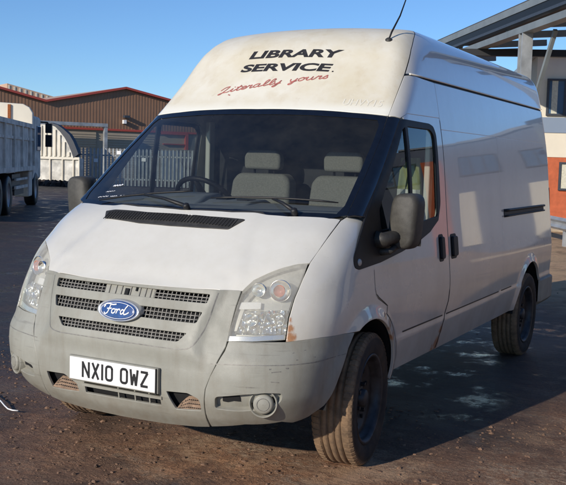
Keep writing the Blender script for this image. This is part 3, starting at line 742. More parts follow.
# sloping mud-caked mesh shelves at both sides of the intake
for s in (-1, 1):
    x0, x1 = (.345, .490) if s > 0 else (-.425, -.238)
    hw = (.462 if s > 0 else .452)
    xs = np.linspace(x0, x1, 8); lo, _ = onto(F_nose, 'y', np.stack([xs, xs*0+.396], 1), -.004)
    ramp_ = np.clip((xs-x0)/.06, 0, 1) if s > 0 else np.clip((xs-x0)/.05, .15, 1)
    up, _ = onto(F_nose, 'y', np.stack([xs, .40+(hw-.40)*ramp_], 1), -.040)
    m = MB(); m.add(np.concatenate([lo, up, up+[0, .02, -.02], lo+[0, .02, -.02]]), [(i, i+1, 8+i+1, 8+i) for i in range(7)]+[(8+i, 9+i, 17+i, 16+i) for i in range(7)])
    sh = m.build('intake_mesh_shelf', M['muddy'], front)
    m = MB()
    for j in range(1, 4):
        t = j/4
        q = lo*(1-t)+up*t+[0, -.001, .001]
        for i in range(7):
            for k in (0., .5):
                c0 = q[i]*(1-k)+q[i+1]*k; c1 = q[i]*(1-k-.3)+q[i+1]*(k+.3); m.bar(c0, c1, .006, .0012, up=(0, -.6, .8))
    m.build('mesh_hole', M['dark'], sh)
# corners
def bmp(z): return itp(np.array([z]), [(.30, .497), (.40, .499), (.47, .505), (.52, .511), (.62, .550), (.72, .588), (.76, .592)])[0]
cor = []
for z in (.324, .40, .47, .52, .58, .64, .70, .742): cor.append(tuple(onto(F_nose, 'y', np.array([(bmp(z)+.003, z)]))[0][0]))
cor += [(.72, -.805, .750), (.84, -.728, .752), (.90, -.66, .755), (.94, -.58, .757), S3(-.42, .752, F_nose), S3(-.29, .745, F_nose)]
cor += [S3(y, z, F_nose) for y, z in [(-.355, .68), (-.395, .61), (-.432, .54), (-.468, .47), (-.50, .42), (-.56, .375), (-.63, .352)]]
cor += [(.82, -.70, .345), (.67, -.795, .334)]
fog = [(.556, -.89, .490), (.70, -.87, .512), (.80, -.83, .522), (.862, -.775, .518), (.855, -.77, .47), (.83, -.79, .435), (.76, -.83, .410), (.66, -.865, .405), (.553, -.89, .418)]
corner = pair('bumper_corner', M['bumper'], van, F_nose, dB, cor, holes=[rnd(fog, .02)], skirt=.03, hs=.032, step=.022)
line = [(.52, .640), (.60, .644), (.70, .648), (.78, .650)]
for s, cn in ((1, corner[0]), (-1, corner[1])):
    def cp(poly, off, mat, name, sk=.003, holes=(), d=dB, par=cn, edge=.0025): return emit(name, mat, par, panel(F_nose, d, poly, off=off, skirt=sk, mirror=(s < 0), holes=holes, edge=edge))
    fc = np.mean(np.array(fog), 0); cp([tuple(fc+(np.array(p)-fc)*1.09) for p in fog], -.030, M['bumper'], 'fog_lamp_recess', 0)
    cp([(.590, -.885, .480), (.672, -.875, .490), (.676, -.872, .452), (.640, -.875, .460), (.612, -.88, .450), (.590, -.885, .454)], -.024, M['dark'], 'recess_slot', .003)
    dr = (.42, -.90, .0); c = np.array((.762, -.792, .466)); c = np.array((c[0], c[1], c[2]))
    def lt(pr, mat, name, par, cc=c):
        m = MB().lathe(pr, 48, c=cc, d=dr)
        if s < 0: m.v = [(-p[0], p[1], p[2]) for p in m.v]
        return m.build(name, mat, par, recalc=(s < 0))
    ho = lt([(-.04, .066), (.000, .066), (.004, .062), (-.006, .058), (-.012, .056), (-.02, .055)], M['bumper'], 'fog_lamp_bezel', cn)
    lt([(-.02, .056), (-.018, .001)], M['dark'], 'fog_lamp_gap', ho)
    lt([(-.02, .047), (.002, .047), (.010, .044), (.013, .036), (.015, .001)], M['bumper'], 'fog_lamp_cover', ho)
    lt([(.0135, .030), (.0155, .0295), (.0155, .0275), (.0135, .027)], M['meshgrey'], 'fog_lamp_ring', ho)
    # moulded line and scuffs on the corner
    LP = [(.535, -.892, .640), (.65, -.882, .646), (.77, -.842, .650), (.88, -.75, .652), (.945, -.63, .653), (.963, -.45, .654), (.967, -.36, .655)]
    l2 = to2(dB, LP); gv, gf = ribbon(dens(l2, .02, False), .004); dd = dB
    o = decal('moulded_line', M['meshgrey'], cn, [(gv, gf)], lambda v, k: onto(F_nose, dd, v, .0006)[0]*np.array([s, 1, 1]))
for q in ([(.84, .755, .012), (.70, .74, .006)],): pass
sc_ = [([(.79, .632), (.86, .636)], .006), ([(.80, .618), (.835, .622)], .004), ([(.88, .67), (.93, .676)], .004), ([(.70, .545), (.735, .547)], .003), ([(.86, .70), (.90, .71)], .003), ([(.80, .575), (.83, .572)], .003)]
def xz_on(v):  # approx front coordinates: x,z on the bumper corner
    return onto(F_nose, 'y', v, .0009)[0]
for p, wd in sc_: decal('scuff_mark', M['meshgrey'], corner[0], [ribbon(p, wd)], lambda v, k: xz_on(v))

# --- windscreen
ws_r = [(0, -.372, 1.300), (.3, -.352, 1.300), (.6, -.295, 1.300), (.80, -.215, 1.300), (.862, -.160, 1.308), (.850, .10, 1.525), (.822, .35, 1.72), (.796, .498, 1.846), (.6, .445, 1.872), (.3, .412, 1.882), (0, .402, 1.884)]
gin_r = [(0, -.330, 1.318), (.5, -.285, 1.318), (.815, -.180, 1.320), (.832, -.12, 1.36), (.818, .075, 1.515), (.795, .30, 1.69), (.777, .425, 1.795), (.755, .452, 1.825), (.5, .395, 1.845), (.25, .372, 1.852), (0, .362, 1.853)]
screen = emit('windscreen', M['screen'], van, panel(F_cab, dW, sym(ws_r), off=-.002, skirt=0, step=.035))
emit('windscreen_black_band', M['gloss_black'], screen, panel(F_cab, dW, sym(ws_r), holes=[sym(gin_r)], off=.0012, skirt=.002, step=.03, edge=0))
E2 = np.array(frame(dW)[2]); 
for x0, x1, v0, hh in ((-.648, -.575, (-.140, 1.400), .020), (-.672, -.60, (-.175, 1.370), .008), (-.705, -.62, (-.212, 1.343), .009), (-.60, -.545, (-.222, 1.345), .008), (-.53, -.455, (-.232, 1.350), .010)):
    vv = v0[0]*E2[1]+v0[1]*E2[2]
    pz = [(x0+(x1-x0)*t, vv+hh*(.5+.35*math.sin(t*23+x0*40))) for t in np.linspace(0, 1, 14)]
    decal('windscreen_sticker', M['plate'], screen, [ribbon(pz, [hh*random.uniform(.25, .75) for _ in pz])], lambda v, k: onto(F_cab, dW, v, .002)[0])
# wipers
def onw(x, y, z, off): 
    v = y*E2[1]+z*E2[2]; return Vector(onto(F_cab, dW, np.array([(x, v)]), off)[0][0])
for name, piv, tip, b0, b1 in (('wiper', (.02, -.345, 1.306), (-.33, -.262, 1.350), (-.645, -.255, 1.318), (-.02, -.232, 1.392)), ('wiper', (.62, -.27, 1.31), (.42, -.245, 1.352), (.12, -.262, 1.358), (.80, -.135, 1.368))):
    a = onw(*b0, .016); b = onw(*b1, .016); c = onw(*piv, .03); m_ = (a+b)/2
    mb = MB(); pts = [onw(*(np.array(b0)*(1-t)+np.array(b1)*t), .016) for t in np.linspace(0, 1, 9)]
    mb.tube(pts, [.003]+[.006]*7+[.003], 6); wp = mb.build(name, M['ink'], van)
    mb = MB(); mb.tube([c, c*.5+m_*.5+Vector((0, -.012, .014)), m_+Vector((0, -.008, .008))], [.012, .009, .007], 8); mb.lathe([(-.02, .018), (.008, .018), (.014, .012), (.016, .001)], 20, c=c, d=(0, -.6, .8))
    mb.build('wiper_arm', M['ink'], wp)
scut = emit('scuttle_panel', M['plastic'], van, panel(F_all, 'z', sym([(0, -.374), (.3, -.357), (.6, -.305), (.8, -.237), (.848, -.20), (.846, -.17), (.6, -.27), (.3, -.325), (0, -.345)]), off=-.012, skirt=.01, step=.02))

# --- A pillars
pil = [(.864, -.158, 1.309), S3(-.062, 1.303, F_cab), S3(.078, 1.43, F_cab), S3(.33, 1.645, F_cab), S3(.563, 1.836, F_cab), (.800, .500, 1.848), (.825, .35, 1.722), (.853, .10, 1.527)]
pair('pillar_trim', M['gloss_black'], van, F_cab, dP, pil, off=-.001, skirt=.012, step=.025)

# --- cab doors
sur = [(-.243, 1.105), (-.062, 1.302), (.078, 1.43), (.33, 1.645), (.563, 1.834), (1.02, 1.828), (1.085, 1.815), (1.118, 1.77), (1.116, 1.34), (1.060, 1.240), (.90, 1.178), (.70, 1.135), (.417, 1.095), (.1, 1.062), (-.19, 1.048), (-.240, 1.062)]
lowedge = [(.0, 1.063), (.1, 1.072), (.417, 1.105), (.70, 1.145), (.90, 1.188), (1.052, 1.250), (1.108, 1.345), (1.110, 1.765), (1.08, 1.807), (1.02, 1.820), (.61, 1.826)]
door = [(.372, .425), (.395, .48)]+[(y, z) for y, z in arcp(-.07, .38, .465, 12, 62, 10)]+[(.16, .830), (.045, .882), (.012, .905), (.009, 1.02)]+lowedge+[(.595, 1.846), (.66, 1.868), (1.225, 1.872), (1.2250, 1.60), (1.2250, .95), (1.2250, .80), (1.215, .72), (1.17, .64), (1.145, .60), (1.125, .52), (1.108, .425)]
doors = pair('cab_door', M['paint'], van, F_cab, 'x', door, skirt=.02)
mwin = rnd([(.628, 1.235), (1.055, 1.262), (1.080, 1.76), (1.02, 1.795), (.628, 1.797)], [.01, .03, .03, .03, .015])
qwin = rnd([(.590, 1.792), (.590, 1.235), (.13, 1.225), (.115, 1.335), (.545, 1.775)], [.01, .01, .03, .02, .01])
for s in (1, -1):
    par = doors[0] if s > 0 else doors[1]; mr = s < 0
    sr = emit('window_surround', M['black'], par, panel(F_cab, 'x', rnd(sur, [.02, 0, 0, 0, .03, .02, .02, .02, .03, 0, 0, 0, 0, 0, .02, .02]), holes=[mwin, qwin], off=.003, skirt=.012, mirror=mr, step=.025))
    emit('window_glass', M['glass'], par, panel(F_cab, 'x', [(.05, 1.215), (1.09, 1.235), (1.095, 1.80), (.55, 1.81), (.06, 1.36)], off=-.007, skirt=0, mirror=mr, step=.04))
    m = MB().lathe([(-.004, .018), (.006, .018), (.009, .012), (.010, .001)], 20, c=(S3(-.185, 1.083)[0]*s, -.185, 1.083), d=(s, -.2, .1)); m.build('triangle_bolt', M['silver'], sr)
# handles
def handle(par, y0, y1, z0, z1, slope=.0, F=F_cab, s=1):
    l = rnd([(y0, z0), (y1, z0), (y1, z1), (y0, z1)], .018)
    h = emit('door_handle', M['black'], par, panel(F, 'x', l, off=.003, skirt=.006, mirror=s < 0, step=.02))
    l2 = rnd([(y0+.014, z0+.018), (y1-.014, z0+.018), (y1-.014, z1-.018), (y0+.014, z1-.018)], .014)
    emit('handle_grip', M['black'], h, panel(F, 'x', l2, off=.020, skirt=.016, mirror=s < 0, step=.02, edge=.004))
handle(doors[0], 1.045, 1.125, .985, 1.150); handle(doors[1], 1.045, 1.125, .985, 1.150, s=-1)
# rust run at the foot of the door gap

# --- body sides
arch = arcp(3.42, .385, .408, -8, 188, 40)
side = [(1.114, .425), (1.131, .52), (1.151, .60), (1.176, .64), (1.221, .72), (1.2390, .80), (1.2390, .95), (1.2390, 1.800), (4.265, 1.800), (4.268, .60), (4.262, .44), (3.745, .40)]+arch[1:-1]+[(2.92, .40), (2.89, .425)]
# the far side is one plain pressed panel, the near side carries the sliding door
slide = [(1.118, .425), (1.135, .52), (1.155, .60), (1.180, .64), (1.226, .72), (1.2390, .80), (1.2390, 1.800), (2.540, 1.800), (2.540, .75), (2.50, .66), (2.47, .56), (2.47, .425)]
rearq = [(2.4745, .425), (2.4745, .56), (2.5045, .66), (2.5445, .75), (2.5445, 1.800), (4.262, 1.800), (4.266, .62), (3.768, .62)]+arcp(3.42, .385, .408, 36, 188, 32)[0:]+[(2.92, .395), (2.89, .425)]
rearq = [(2.4745, .425), (2.4745, .56), (2.5045, .66), (2.5445, .75), (2.5445, 1.800), (4.262, 1.800), (4.266, .60), (3.77, .60)]+arcp(3.42, .385, .408, 31, 174, 32)+[(2.99, .425)]
sld = emit('sliding_door', M['paint'], van, panel(F_cab, 'x', slide, skirt=.018))
rq = pair('rear_quarter', M['paint'], van, F_cab, 'x', rearq, skirt=.02, hs=.04, step=.024)
mid = emit('side_panel', M['paint'], van, panel(F_cab, 'x', slide, skirt=.018, mirror=True))
handle(sld, 1.275, 1.385, .985, 1.140)
upp = [(1.2345, 1.805), (4.262, 1.805), (4.258, 2.094), (1.2345, 2.094)]
pair('upper_side_panel', M['paint'], van, F_cab, 'x', upp, skirt=.014)
cs = [(.802, .513, 1.855), (.769, .800, 2.094), S3(1.2295, 2.094, F_cab), S3(1.2295, 1.877, F_cab), S3(.66, 1.873, F_cab), S3(.592, 1.851, F_cab), S3(.572, 1.843, F_cab)]
pair('cab_upper_side', M['paint'], van, F_cab, (.9, -.42, .1), cs, skirt=.014)
# rail of the sliding door
rl = emit('door_rail', M['black'], rq[0], panel(F_cab, 'x', [(2.62, 1.195), (3.97, 1.20), (3.97, 1.245), (2.62, 1.255)], off=.004, skirt=.006, step=.03))
m = MB(); P, _ = onto(F_cab, 'x', np.array([(y, 1.245) for y in np.linspace(2.62, 3.97, 12)]), .012); m.tube(P, .010, 6).build('rail_lip', M['black'], rl)
m = MB(); P, _ = onto(F_cab, 'x', np.array([(y, 1.202) for y in np.linspace(2.62, 3.97, 12)]), .010); m.tube(P, .007, 6).build('rail_lip', M['black'], rl)
# gutters and the moulding line along the side
for s in (1, -1):
    mr = s < 0
    emit('roof_gutter', M['black'], van, panel(F_cab, 'x', [(.79, 2.088), (4.262, 2.088), (4.262, 2.114), (.79, 2.114)], off=-.005, skirt=0, mirror=mr))
    m = MB(); P, _ = onto(F_cab, 'x', np.array([(y, 2.113) for y in np.linspace(.84, 4.25, 20)]), .004); P = P*np.array([s, 1, 1]); m.tube(P, .006, 6).build('gutter_lip', M['paint'], van)
    emit('body_seam', M['dark'], van, panel(F_cab, 'x', [(1.20, 1.797), (4.26, 1.797), (4.26, 1.808), (1.20, 1.808)], off=-.006, skirt=0, mirror=mr))
    emit('body_seam', M['dark'], van, panel(F_cab, 'x', [(1.222, .44), (1.24, .44), (1.24, 2.09), (1.222, 2.09)], off=-.012, skirt=0, mirror=mr))
    emit('body_seam', M['dark'], van, panel(F_cab, 'x', [(2.46, .44), (2.555, .70), (2.555, 1.79), (2.535, 1.79), (2.535, .74), (2.45, .55)], off=-.012, skirt=0, mirror=mr))
    for par, y0, y1 in ((doors[0 if s > 0 else 1], .43, 1.13), ((sld if s > 0 else mid), 1.20, 2.46), (rq[0 if s > 0 else 1], 2.53, 2.84)):
        gv, gf = ribbon(dens([(y0, .640), (y1, .640)], .05, False), .009)
        decal('moulding_line', M['ink'], par, [(gv, gf)], lambda v, k: onto(F_cab, 'x', v, .0022)[0]*np.array([s, 1, 1]))
# black rubber showing in the shut lines of the doors
for s, dd, sl in ((1, doors[0], sld), (-1, doors[1], mid)):
    fr_ = [(.004, 1.03), (.006, .93), (.018, .902), (.05, .880), (.17, .822)]+arcp(-.07, .38, .460, 60, 10, 12)+[(.386, .425)]
    q_ = dens(fr_, .02, False); decal('door_seal', M['ink'], dd, [ribbon(q_, [.0035 if p[1] > .90 else .0065 for p in q_])], lambda v, k: onto(F_cab, 'x', v, .0012)[0]*np.array([s, 1, 1]))
    bs = [(1.2318, 1.86), (1.2318, .80), (1.2235, .72), (1.176, .642), (1.151, .60), (1.131, .52), (1.113, .43)]
    decal('door_seal', M['ink'], sl, [ribbon(dens(bs, .02, False), [.006]*len(dens(bs[:2], .02, False))+[.012]*(len(dens(bs, .02, False))-len(dens(bs[:2], .02, False))))], lambda v, k: onto(F_cab, 'x', v, .0012)[0]*np.array([s, 1, 1]))
# dark backing behind the front shut lines
for s in (1, -1):
    mr = s < 0
    emit('body_seam', M['dark'], van, panel(F_hood, 'z', [(.80, -.54), (.845, -.50), (.87, -.36), (.875, -.20), (.82, -.21), (.82, -.36)], off=-.012, skirt=0, mirror=mr, step=.02))
    ring_ = arcp(-.07, .38, .485, 4, 64, 14)+[(.16, .86), (.03, .90), (.035, 1.03), (-.02, 1.03), (-.015, .86), (.14, .80)]+arcp(-.07, .38, .445, 62, 4, 14)
    emit('body_seam', M['dark'], van, panel(F_cab, 'x', ring_, off=-.012, skirt=0, mirror=mr, step=.02))
# --- roof
roof_l = [(0, 1.42, 2.46), (.45, 1.40, 2.45), (.60, 1.33, 2.435), (.668, 1.22, 2.40), (.706, 1.10, 2.35), (.735, .98, 2.27), (.769, .812, 2.110), S3(1.2, 2.110, F_cab), S3(2.2, 2.110, F_cab), S3(3.2, 2.110, F_cab), S3(4.258, 2.110, F_cab), (.76, 4.25, 2.25), (.70, 4.245, 2.40), (.5, 4.24, 2.44), (0, 4.24, 2.45)]
dR = (.55, 0, .83)
ra = panel(F_cab, dR, roof_l, skirt=.0, step=.04)
rb = (ra[0]*np.array([-1, 1, 1]), ra[1], ra[2]*np.array([-1, 1, 1]))
roof = emit('roof', M['paint'], van, ra, rb)
ridge = []
for y0 in np.linspace(1.5, 4.1, 9):
    pass
cap_r = [(0, .408, 1.893), (.3, .418, 1.890), (.6, .452, 1.880), (.797, .508, 1.856), (.766, .805, 2.112), (.731, .975, 2.27), (.702, 1.095, 2.35), (.664, 1.215, 2.40), (.597, 1.325, 2.435), (.45, 1.395, 2.45), (0, 1.414, 2.46)]
cap = emit('roof_cap', M['cap'], van, panel(F_cab, (0, -.62, .78), sym(cap_r), skirt=.02, step=.035))
def capuv(T):
    """affine text frame: T = (origin, u vector, v vector) in (x, e2) coordinates"""
    def f(v, k):
        q = np.array(T[0])+v[:, :1]*np.array(T[1])+v[:, 1:2]*np.array(T[2]); return onto(F_cab, dW, q, .0016)[0]
    return f
v, f = textmesh('LIBRARY', .040, .10); decal('sign_lettering', M['textblack'], cap, [(v, f)], capuv(((-.262, 2.146), (.645, .0), (.0, .072))))
v, f = textmesh('SERVICE', .040, .10); decal('sign_lettering', M['textblack'], cap, [(v, f)], capuv(((-.278, 2.026), (.630, -.003), (.0, .070))))
dot = [ribbon([(0, 0), (1, 0)], 1.)]; decal('sign_lettering', M['textblack'], cap, dot, capuv(((.362, 2.028), (.010, 0), (0, .010))))
v, f = textmesh('UHVY15', .01, .0); decal('ghost_lettering', M['ghost'], cap, [(v, f)], capuv(((.515, 1.752), (.225, .030), (.0, .055))))
# red script "literally yours": one pen path per letter, unit = x-height
def pen(): 
    o = []; X = 0
    def put(strokes, adv):
        nonlocal X
        for s_ in strokes: o.append([(X+a, b) for a, b in s_])
        X += adv
    l_ = [catmull([(0, .1), (.25, .5), (.42, 1.5), (.30, 1.75), (.18, 1.3), (.18, .3), (.32, 0), (.55, .25)], 5)]
    i_ = [catmull([(0, .25), (.18, .9), (.14, .25), (.28, 0), (.48, .25)], 5), [(.22, 1.25), (.28, 1.35)]]
    t_ = [catmull([(0, .25), (.22, .8), (.32, 1.55), (.2, .6), (.2, .15), (.34, 0), (.52, .25)], 5), [(.02, 1.05), (.5, 1.1)]]
    e_ = [catmull([(0, .3), (.3, .45), (.42, .8), (.28, .98), (.12, .7), (.14, .2), (.32, 0), (.55, .25)], 5)]
    r_ = [catmull([(0, .25), (.14, .95), (.18, .8), (.34, .9), (.40, .8), (.34, .3), (.42, .0), (.6, .25)], 5)]
    a_ = [catmull([(.5, .85), (.3, .98), (.08, .7), (.08, .2), (.24, 0), (.42, .3), (.5, .9), (.44, .3), (.54, 0), (.74, .25)], 5)]
    y_ = [catmull([(0, .9), (.06, .35), (.2, .05), (.4, .35), (.5, .95), (.42, .1), (.3, -.7), (.12, -.75), (.14, -.4), (.6, .2)], 5)]
    o_ = [catmull([(.3, .98), (.08, .7), (.08, .2), (.26, 0), (.46, .3), (.44, .8), (.3, .98), (.4, .8), (.66, .85)], 5)]
    u_ = [catmull([(0, .3), (.1, .95), (.08, .3), (.2, .0), (.4, .25), (.48, .95), (.46, .3), (.56, 0), (.74, .25)], 5)]
    s_ = [catmull([(0, .2), (.24, .95), (.28, .6), (.36, .25), (.22, 0), (.04, .1)], 5)]
    L1 = [catmull([(-.25, 1.0), (.0, 1.7), (.35, 1.8), (.28, 1.2), (.12, .4), (-.05, -.25), (-.22, -.15), (.05, .15), (.5, .1), (.62, .3)], 5)]
    for g, ad in ((L1, .66), (i_, .44), (t_, .46), (e_, .5), (r_, .56), (a_, .7), (l_, .5), (l_, .5), (y_, .72)): put(g, ad)
    X += .55
    for g, ad in ((y_, .62), (o_, .62), (u_, .72), (r_, .58), (s_, .4)): put(g, ad)
    return o, X
pp, PX = pen()
pp = [[(x/PX+.012*y, y*.5) for x, y in s_] for s_ in pp]
pp.append([(.09, -.45), (.115, -.62)])
def nonuni(s_):  # stroke with width in metres: place first, then widen
    return ribbon([(-.338+.690*x, 1.838+.128*x+.058*y) for x, y in s_], .0078)
for word in ([s_ for s_ in pp if s_[0][0] < .60], [s_ for s_ in pp if s_[0][0] >= .60]): decal('script_lettering', M['textred'], cap, [nonuni(s_) for s_ in word], lambda v, k: onto(F_cab, dW, v, .0016+.00003*k)[0])
# aerial
ab = onto(F_cab, dW, np.array([(.612, .925*E2[1]+2.333*E2[2])]), 0)[0][0]
m = MB(); m.lathe([(-.005, .022), (.006, .020), (.012, .012), (.016, .001)], 24, c=ab, d=(0.1, -.5, .85)); aer = m.build('aerial', M['plastic'], van)
q = Vector(ab); dr_ = Vector((-.09, .62, .95)).normalized()
q1 = q+Vector((.02, .02, .06)); m = MB(); m.tube([q, q+Vector((.01, .02, .05)), q+Vector((.03, .10, .16)), q+Vector((.055, .20, .36))], [.006, .006, .005, .003], 8); m.build('aerial_mast', M['black'], aer)
m = MB().tube([q+Vector((.055, .20, .36)), q+Vector((.075, .285, .62))], [.0018, .0012], 6); m.build('aerial_whip', M['black'], aer)

# --- mirrors
for s in (1, -1):
    par = doors[0] if s > 0 else doors[1]
    cx, cy, z0, z1, wd = (1.030, .215, 1.125, 1.425, .160) if s > 0 else (-1.175, .20, 1.145, 1.442, .175)
    m = MB(); n = 20; prof = [(0, .10, .55), (.02, .0, .93), (.06, -.006, 1.), (.12, 0, 1.), (.135, .012, .97)]
    vs = []; fs = []
    zc = (z0+z1)/2; hh = (z1-z0)/2; hw = wd/2
    for yy, dz, k in [(-.045, 0, .70), (-.036, 0, .86), (-.015, 0, .965), (.02, 0, 1.), (.075, 0, 1.), (.085, 0, .97)]:
        for i in range(n*2):
            t = math.pi*i/n; e = 3.6
            cx_ = math.copysign(abs(math.cos(t))**(2/e), math.cos(t)); sz_ = math.copysign(abs(math.sin(t))**(2/(e+1)), math.sin(t))
            vs.append((cx+hw*k*cx_+s*.012*sz_, cy+yy+.03*s*cx_*0+.02*(1-abs(cx_))*0, zc+hh*(1-(1-k)*.45)*sz_))
    N = n*2
    for j in range(5): fs += [(j*N+i, j*N+(i+1) % N, (j+1)*N+(i+1) % N, (j+1)*N+i) for i in range(N)]
    fs += [tuple(range(N)), tuple(range(5*N, 6*N))]
    m.add(vs, fs, True); mi = m.build('door_mirror', M['mirror_plastic'], par)
    m = MB(); m.add([(cx+hw*.85*a, cy+.088, zc+hh*.9*b) for a, b in ((-1, -1), (1, -1), (1, 1), (-1, 1))], [(0, 1, 2, 3)]).build('mirror_glass', M['chrome'], mi)
    X0 = S3(.12, 1.16, F_cab)[0]*s
    m = MB(); m.tube([(X0-s*.01, .06, 1.185), (X0+s*.03, .07, 1.180), (cx-s*hw*.6, .15, 1.19), (cx-s*hw*.2, cy, 1.19)], [.045, .040, .036, .034], 14)
    m.tube([(X0-s*.01, .10, 1.115), (X0+s*.05, .12, 1.118), (cx-s*hw*.3, cy, 1.15)], [.022, .017, .017], 10); m.build('mirror_arm', M['plastic'], mi)

# --- rear
rd = rnd([(-.93, .46), (.93, .46), (.90, 1.2), (.80, 2.08), (-.80, 2.08), (-.90, 1.2)], .04)
for x0, x1 in ((-1, 0), (0, 1)):
    rl_ = [(.012*x1+(.0 if x1 else -.012)+0, .47)]
    P = [(.008, .47), (.92, .47), (.93, .95), (.90, 1.25), (.86, 1.65), (.785, 2.07), (.008, 2.07)]
    emit('rear_door', M['paint'], van, panel(F_cab, 'r', P, skirt=.02, mirror=(x0 < 0), step=.05))
emit('rear_header', M['paint'], van, panel(F_cab, 'r', sym([(0, 2.08), (.775, 2.08), (.70, 2.36), (.55, 2.41), (0, 2.42)]), skirt=.02, step=.05))
tl_m = simple('tail_lamp_red', srgb(150, 22, 18), .25)
for s in (1, -1): emit('tail_light', tl_m, van, panel(F_cab, 'r', rnd([(.83, 1.0), (.925, 1.0), (.905, 1.40), (.83, 1.40)], .01), off=.004, skirt=.01, mirror=(s < 0)))
rbm = MB(); pr = [(.955, 3.80), (.975, 3.84), (.972, 4.28), (.93, 4.345), (.80, 4.375), (0, 4.39)]
full = pr+[(-a, b) for a, b in pr[::-1] if a > 0]
inner = [(a*.93, b-.06) for a, b in full]
zz = [(.36, .96), (.40, 1.0), (.585, 1.0), (.60, .985)]
vs = []; fs = []; n = len(full)
for z, k in zz: vs += [(a*k, 3.8+(b-3.8)*k, z) for a, b in full]
for z in (.60, .36): vs += [(a, b, z) for a, b in inner]
for j in range(5): fs += [(j*n+i, j*n+i+1, (j+1)*n+i+1, (j+1)*n+i) for i in range(n-1)]
rbm.add(vs, fs, False); rbm.build('rear_bumper', M['bumper'], van, bevel=.008)

# --- underbody, arches, cabin shell
m = MB(); m.box(-.86, .86, .42, 2.98, .46, .49); m.box(-.60, .60, -.72, .42, .43, .46); m.box(-.60, .60, 2.98, 4.25, .44, .47)
m.box(-.45, -.33, -.5, 4.2, .36, .44); m.box(.33, .45, -.5, 4.2, .34, .44); m.tube([(-.80, 3.37, .345), (.80, 3.37, .345)], .05, 12); m.tube([(-.75, 0, .30), (.75, 0, .30)], .045, 12)
m.build('underbody', M['dark'], van)
for cy in (-.07, 3.42):
    for s in (1, -1):
        vs = []; fs = []; A = arcp(cy, .38, .425, 2, 178, 30); n = len(A)
        for x in (.60, .94): vs += [(s*x, y, z) for y, z in A]
        fs = [(i, i+1, n+i+1, n+i) for i in range(n-1)]+[tuple(range(n))]
        MB().add(vs, fs).build('wheel_arch_liner', M['dark'], van)
sill_ = MB()
for s in (1, -1): sill_.box(min(s*.86, s*.90), max(s*.86, s*.90), .40, 2.93, .43, .50)
sill_.build('sill', M['dark'], van)
m = MB().box(-.80, .80, 1.235, 1.25, .47, 1.95); m.build('bulkhead', M['cabdark'], van)
m = MB().box(-.79, .79, .62, 1.23, 1.885, 1.90); m.box(-.84, .84, .02, 1.23, .50, .53); m.build('cab_lining', M['cabdark'], van)
# dashboard
m = MB(); prof = [(-.25, 1.285), (-.05, 1.315), (.20, 1.335), (.30, 1.325), (.36, 1.27), (.36, 1.05), (.25, .80), (.0, .55), (-.25, .55)]
m.extrude(prof, lambda y, z: (-.83, y, z), lambda y, z: (.83, y, z)); dash = m.build('dashboard', M['dash'], van, bevel=.02, seg=3)
m = MB(); prof = [(-.02, 1.31), (.12, 1.365), (.27, 1.375), (.335, 1.34), (.34, 1.30)]
m.extrude(prof, lambda y, z: (-.56, y, z), lambda y, z: (-.16, y, z)); m.build('instrument_binnacle', M['dash'], dash, bevel=.02, seg=3)
m = MB(); prof = [(-.02, 1.31), (.10, 1.345), (.27, 1.35), (.335, 1.33), (.34, 1.30)]
m.extrude(prof, lambda y, z: (-.14, y, z), lambda y, z: (.16, y, z)); m.build('centre_console', M['dash'], dash, bevel=.015, seg=3)
m = MB()
for x in (-.05, .09): m.box(x-.035, x+.035, .10, .20, 1.345, 1.352)
m.build('air_vent', M['dark'], dash)
for s in (1, -1): MB().box(min(s*.80, s*.84), max(s*.80, s*.84), 1.13, 1.20, .6, 1.84).build('door_pillar', M['paint'], van, bevel=.01)
# steering wheel
m = MB(); cc = Vector((-.36, .42, 1.315)); ax = Vector((0, .72, .69)).normalized(); u = Vector((1, 0, 0)); v_ = ax.cross(u)
ring = [cc+(u*math.cos(t)+v_*math.sin(t))*.195 for t in np.linspace(0, 2*math.pi, 33)]
m.tube(ring, .016, 8, caps=False); m.tube([cc-u*.19, cc, cc+u*.19], [.014, .04, .014], 8); m.tube([cc, cc-v_*.19], [.03, .014], 8); m.lathe([(-.03, .06), (.02, .055), (.03, .001)], 24, c=cc, d=ax); m.tube([cc, cc-ax*.35], .03, 8)
m.build('steering_wheel', M['black'], van)
# seats
def seat(cx, cy, wd):
    mb = MB()
    mb.extrude([(-wd/2, .55), (-wd/2-.01, 1.0), (-wd*.47, 1.44), (-wd*.38, 1.49), (wd*.38, 1.49), (wd*.47, 1.44), (wd/2+.01, 1.0), (wd/2, .55)], lambda x, z: (cx+x, cy-.16+(z-.6)*.16, z), lambda x, z: (cx+x, cy-.03+(z-.6)*.16, z))
    st_ = mb.build('cab_seat', M['seat'], van, bevel=.03, seg=3)
    MB().box(cx-wd/2, cx+wd/2, cy-.58, cy-.06, .70, .86).build('seat_cushion', M['seat'], st_, bevel=.04, seg=3)
    mb = MB(); mb.extrude([(-.135, 1.515), (-.140, 1.60), (-.11, 1.645), (.11, 1.645), (.140, 1.60), (.135, 1.515)], lambda x, z: (cx+x, cy-.01, z), lambda x, z: (cx+x, cy+.07, z))
    mb.build('headrest', M['seat'], st_, bevel=.022, seg=3)
    mb = MB(); [mb.tube([(cx+x, cy+.04, 1.38), (cx+x, cy+.035, 1.52)], .008, 8) for x in (-.075, .075)]; mb.build('headrest_stalk', M['black'], st_)
seat(-.285, .98, .47); seat(.30, 1.0, .46)
m = MB(); m.tube([(.80, 1.16, 1.78), (.60, .95, 1.42), (.42, .85, 1.12)], .012, 6); m.build('seat_belt', M['black'], van)
# orange-red pipe thing leaning inside the near window
m = MB(); m.tube([(.62, .30, 1.20), (.70, .62, 1.44), (.72, .80, 1.46)], .014, 8); m.build('grab_handle', M['rust'], van)

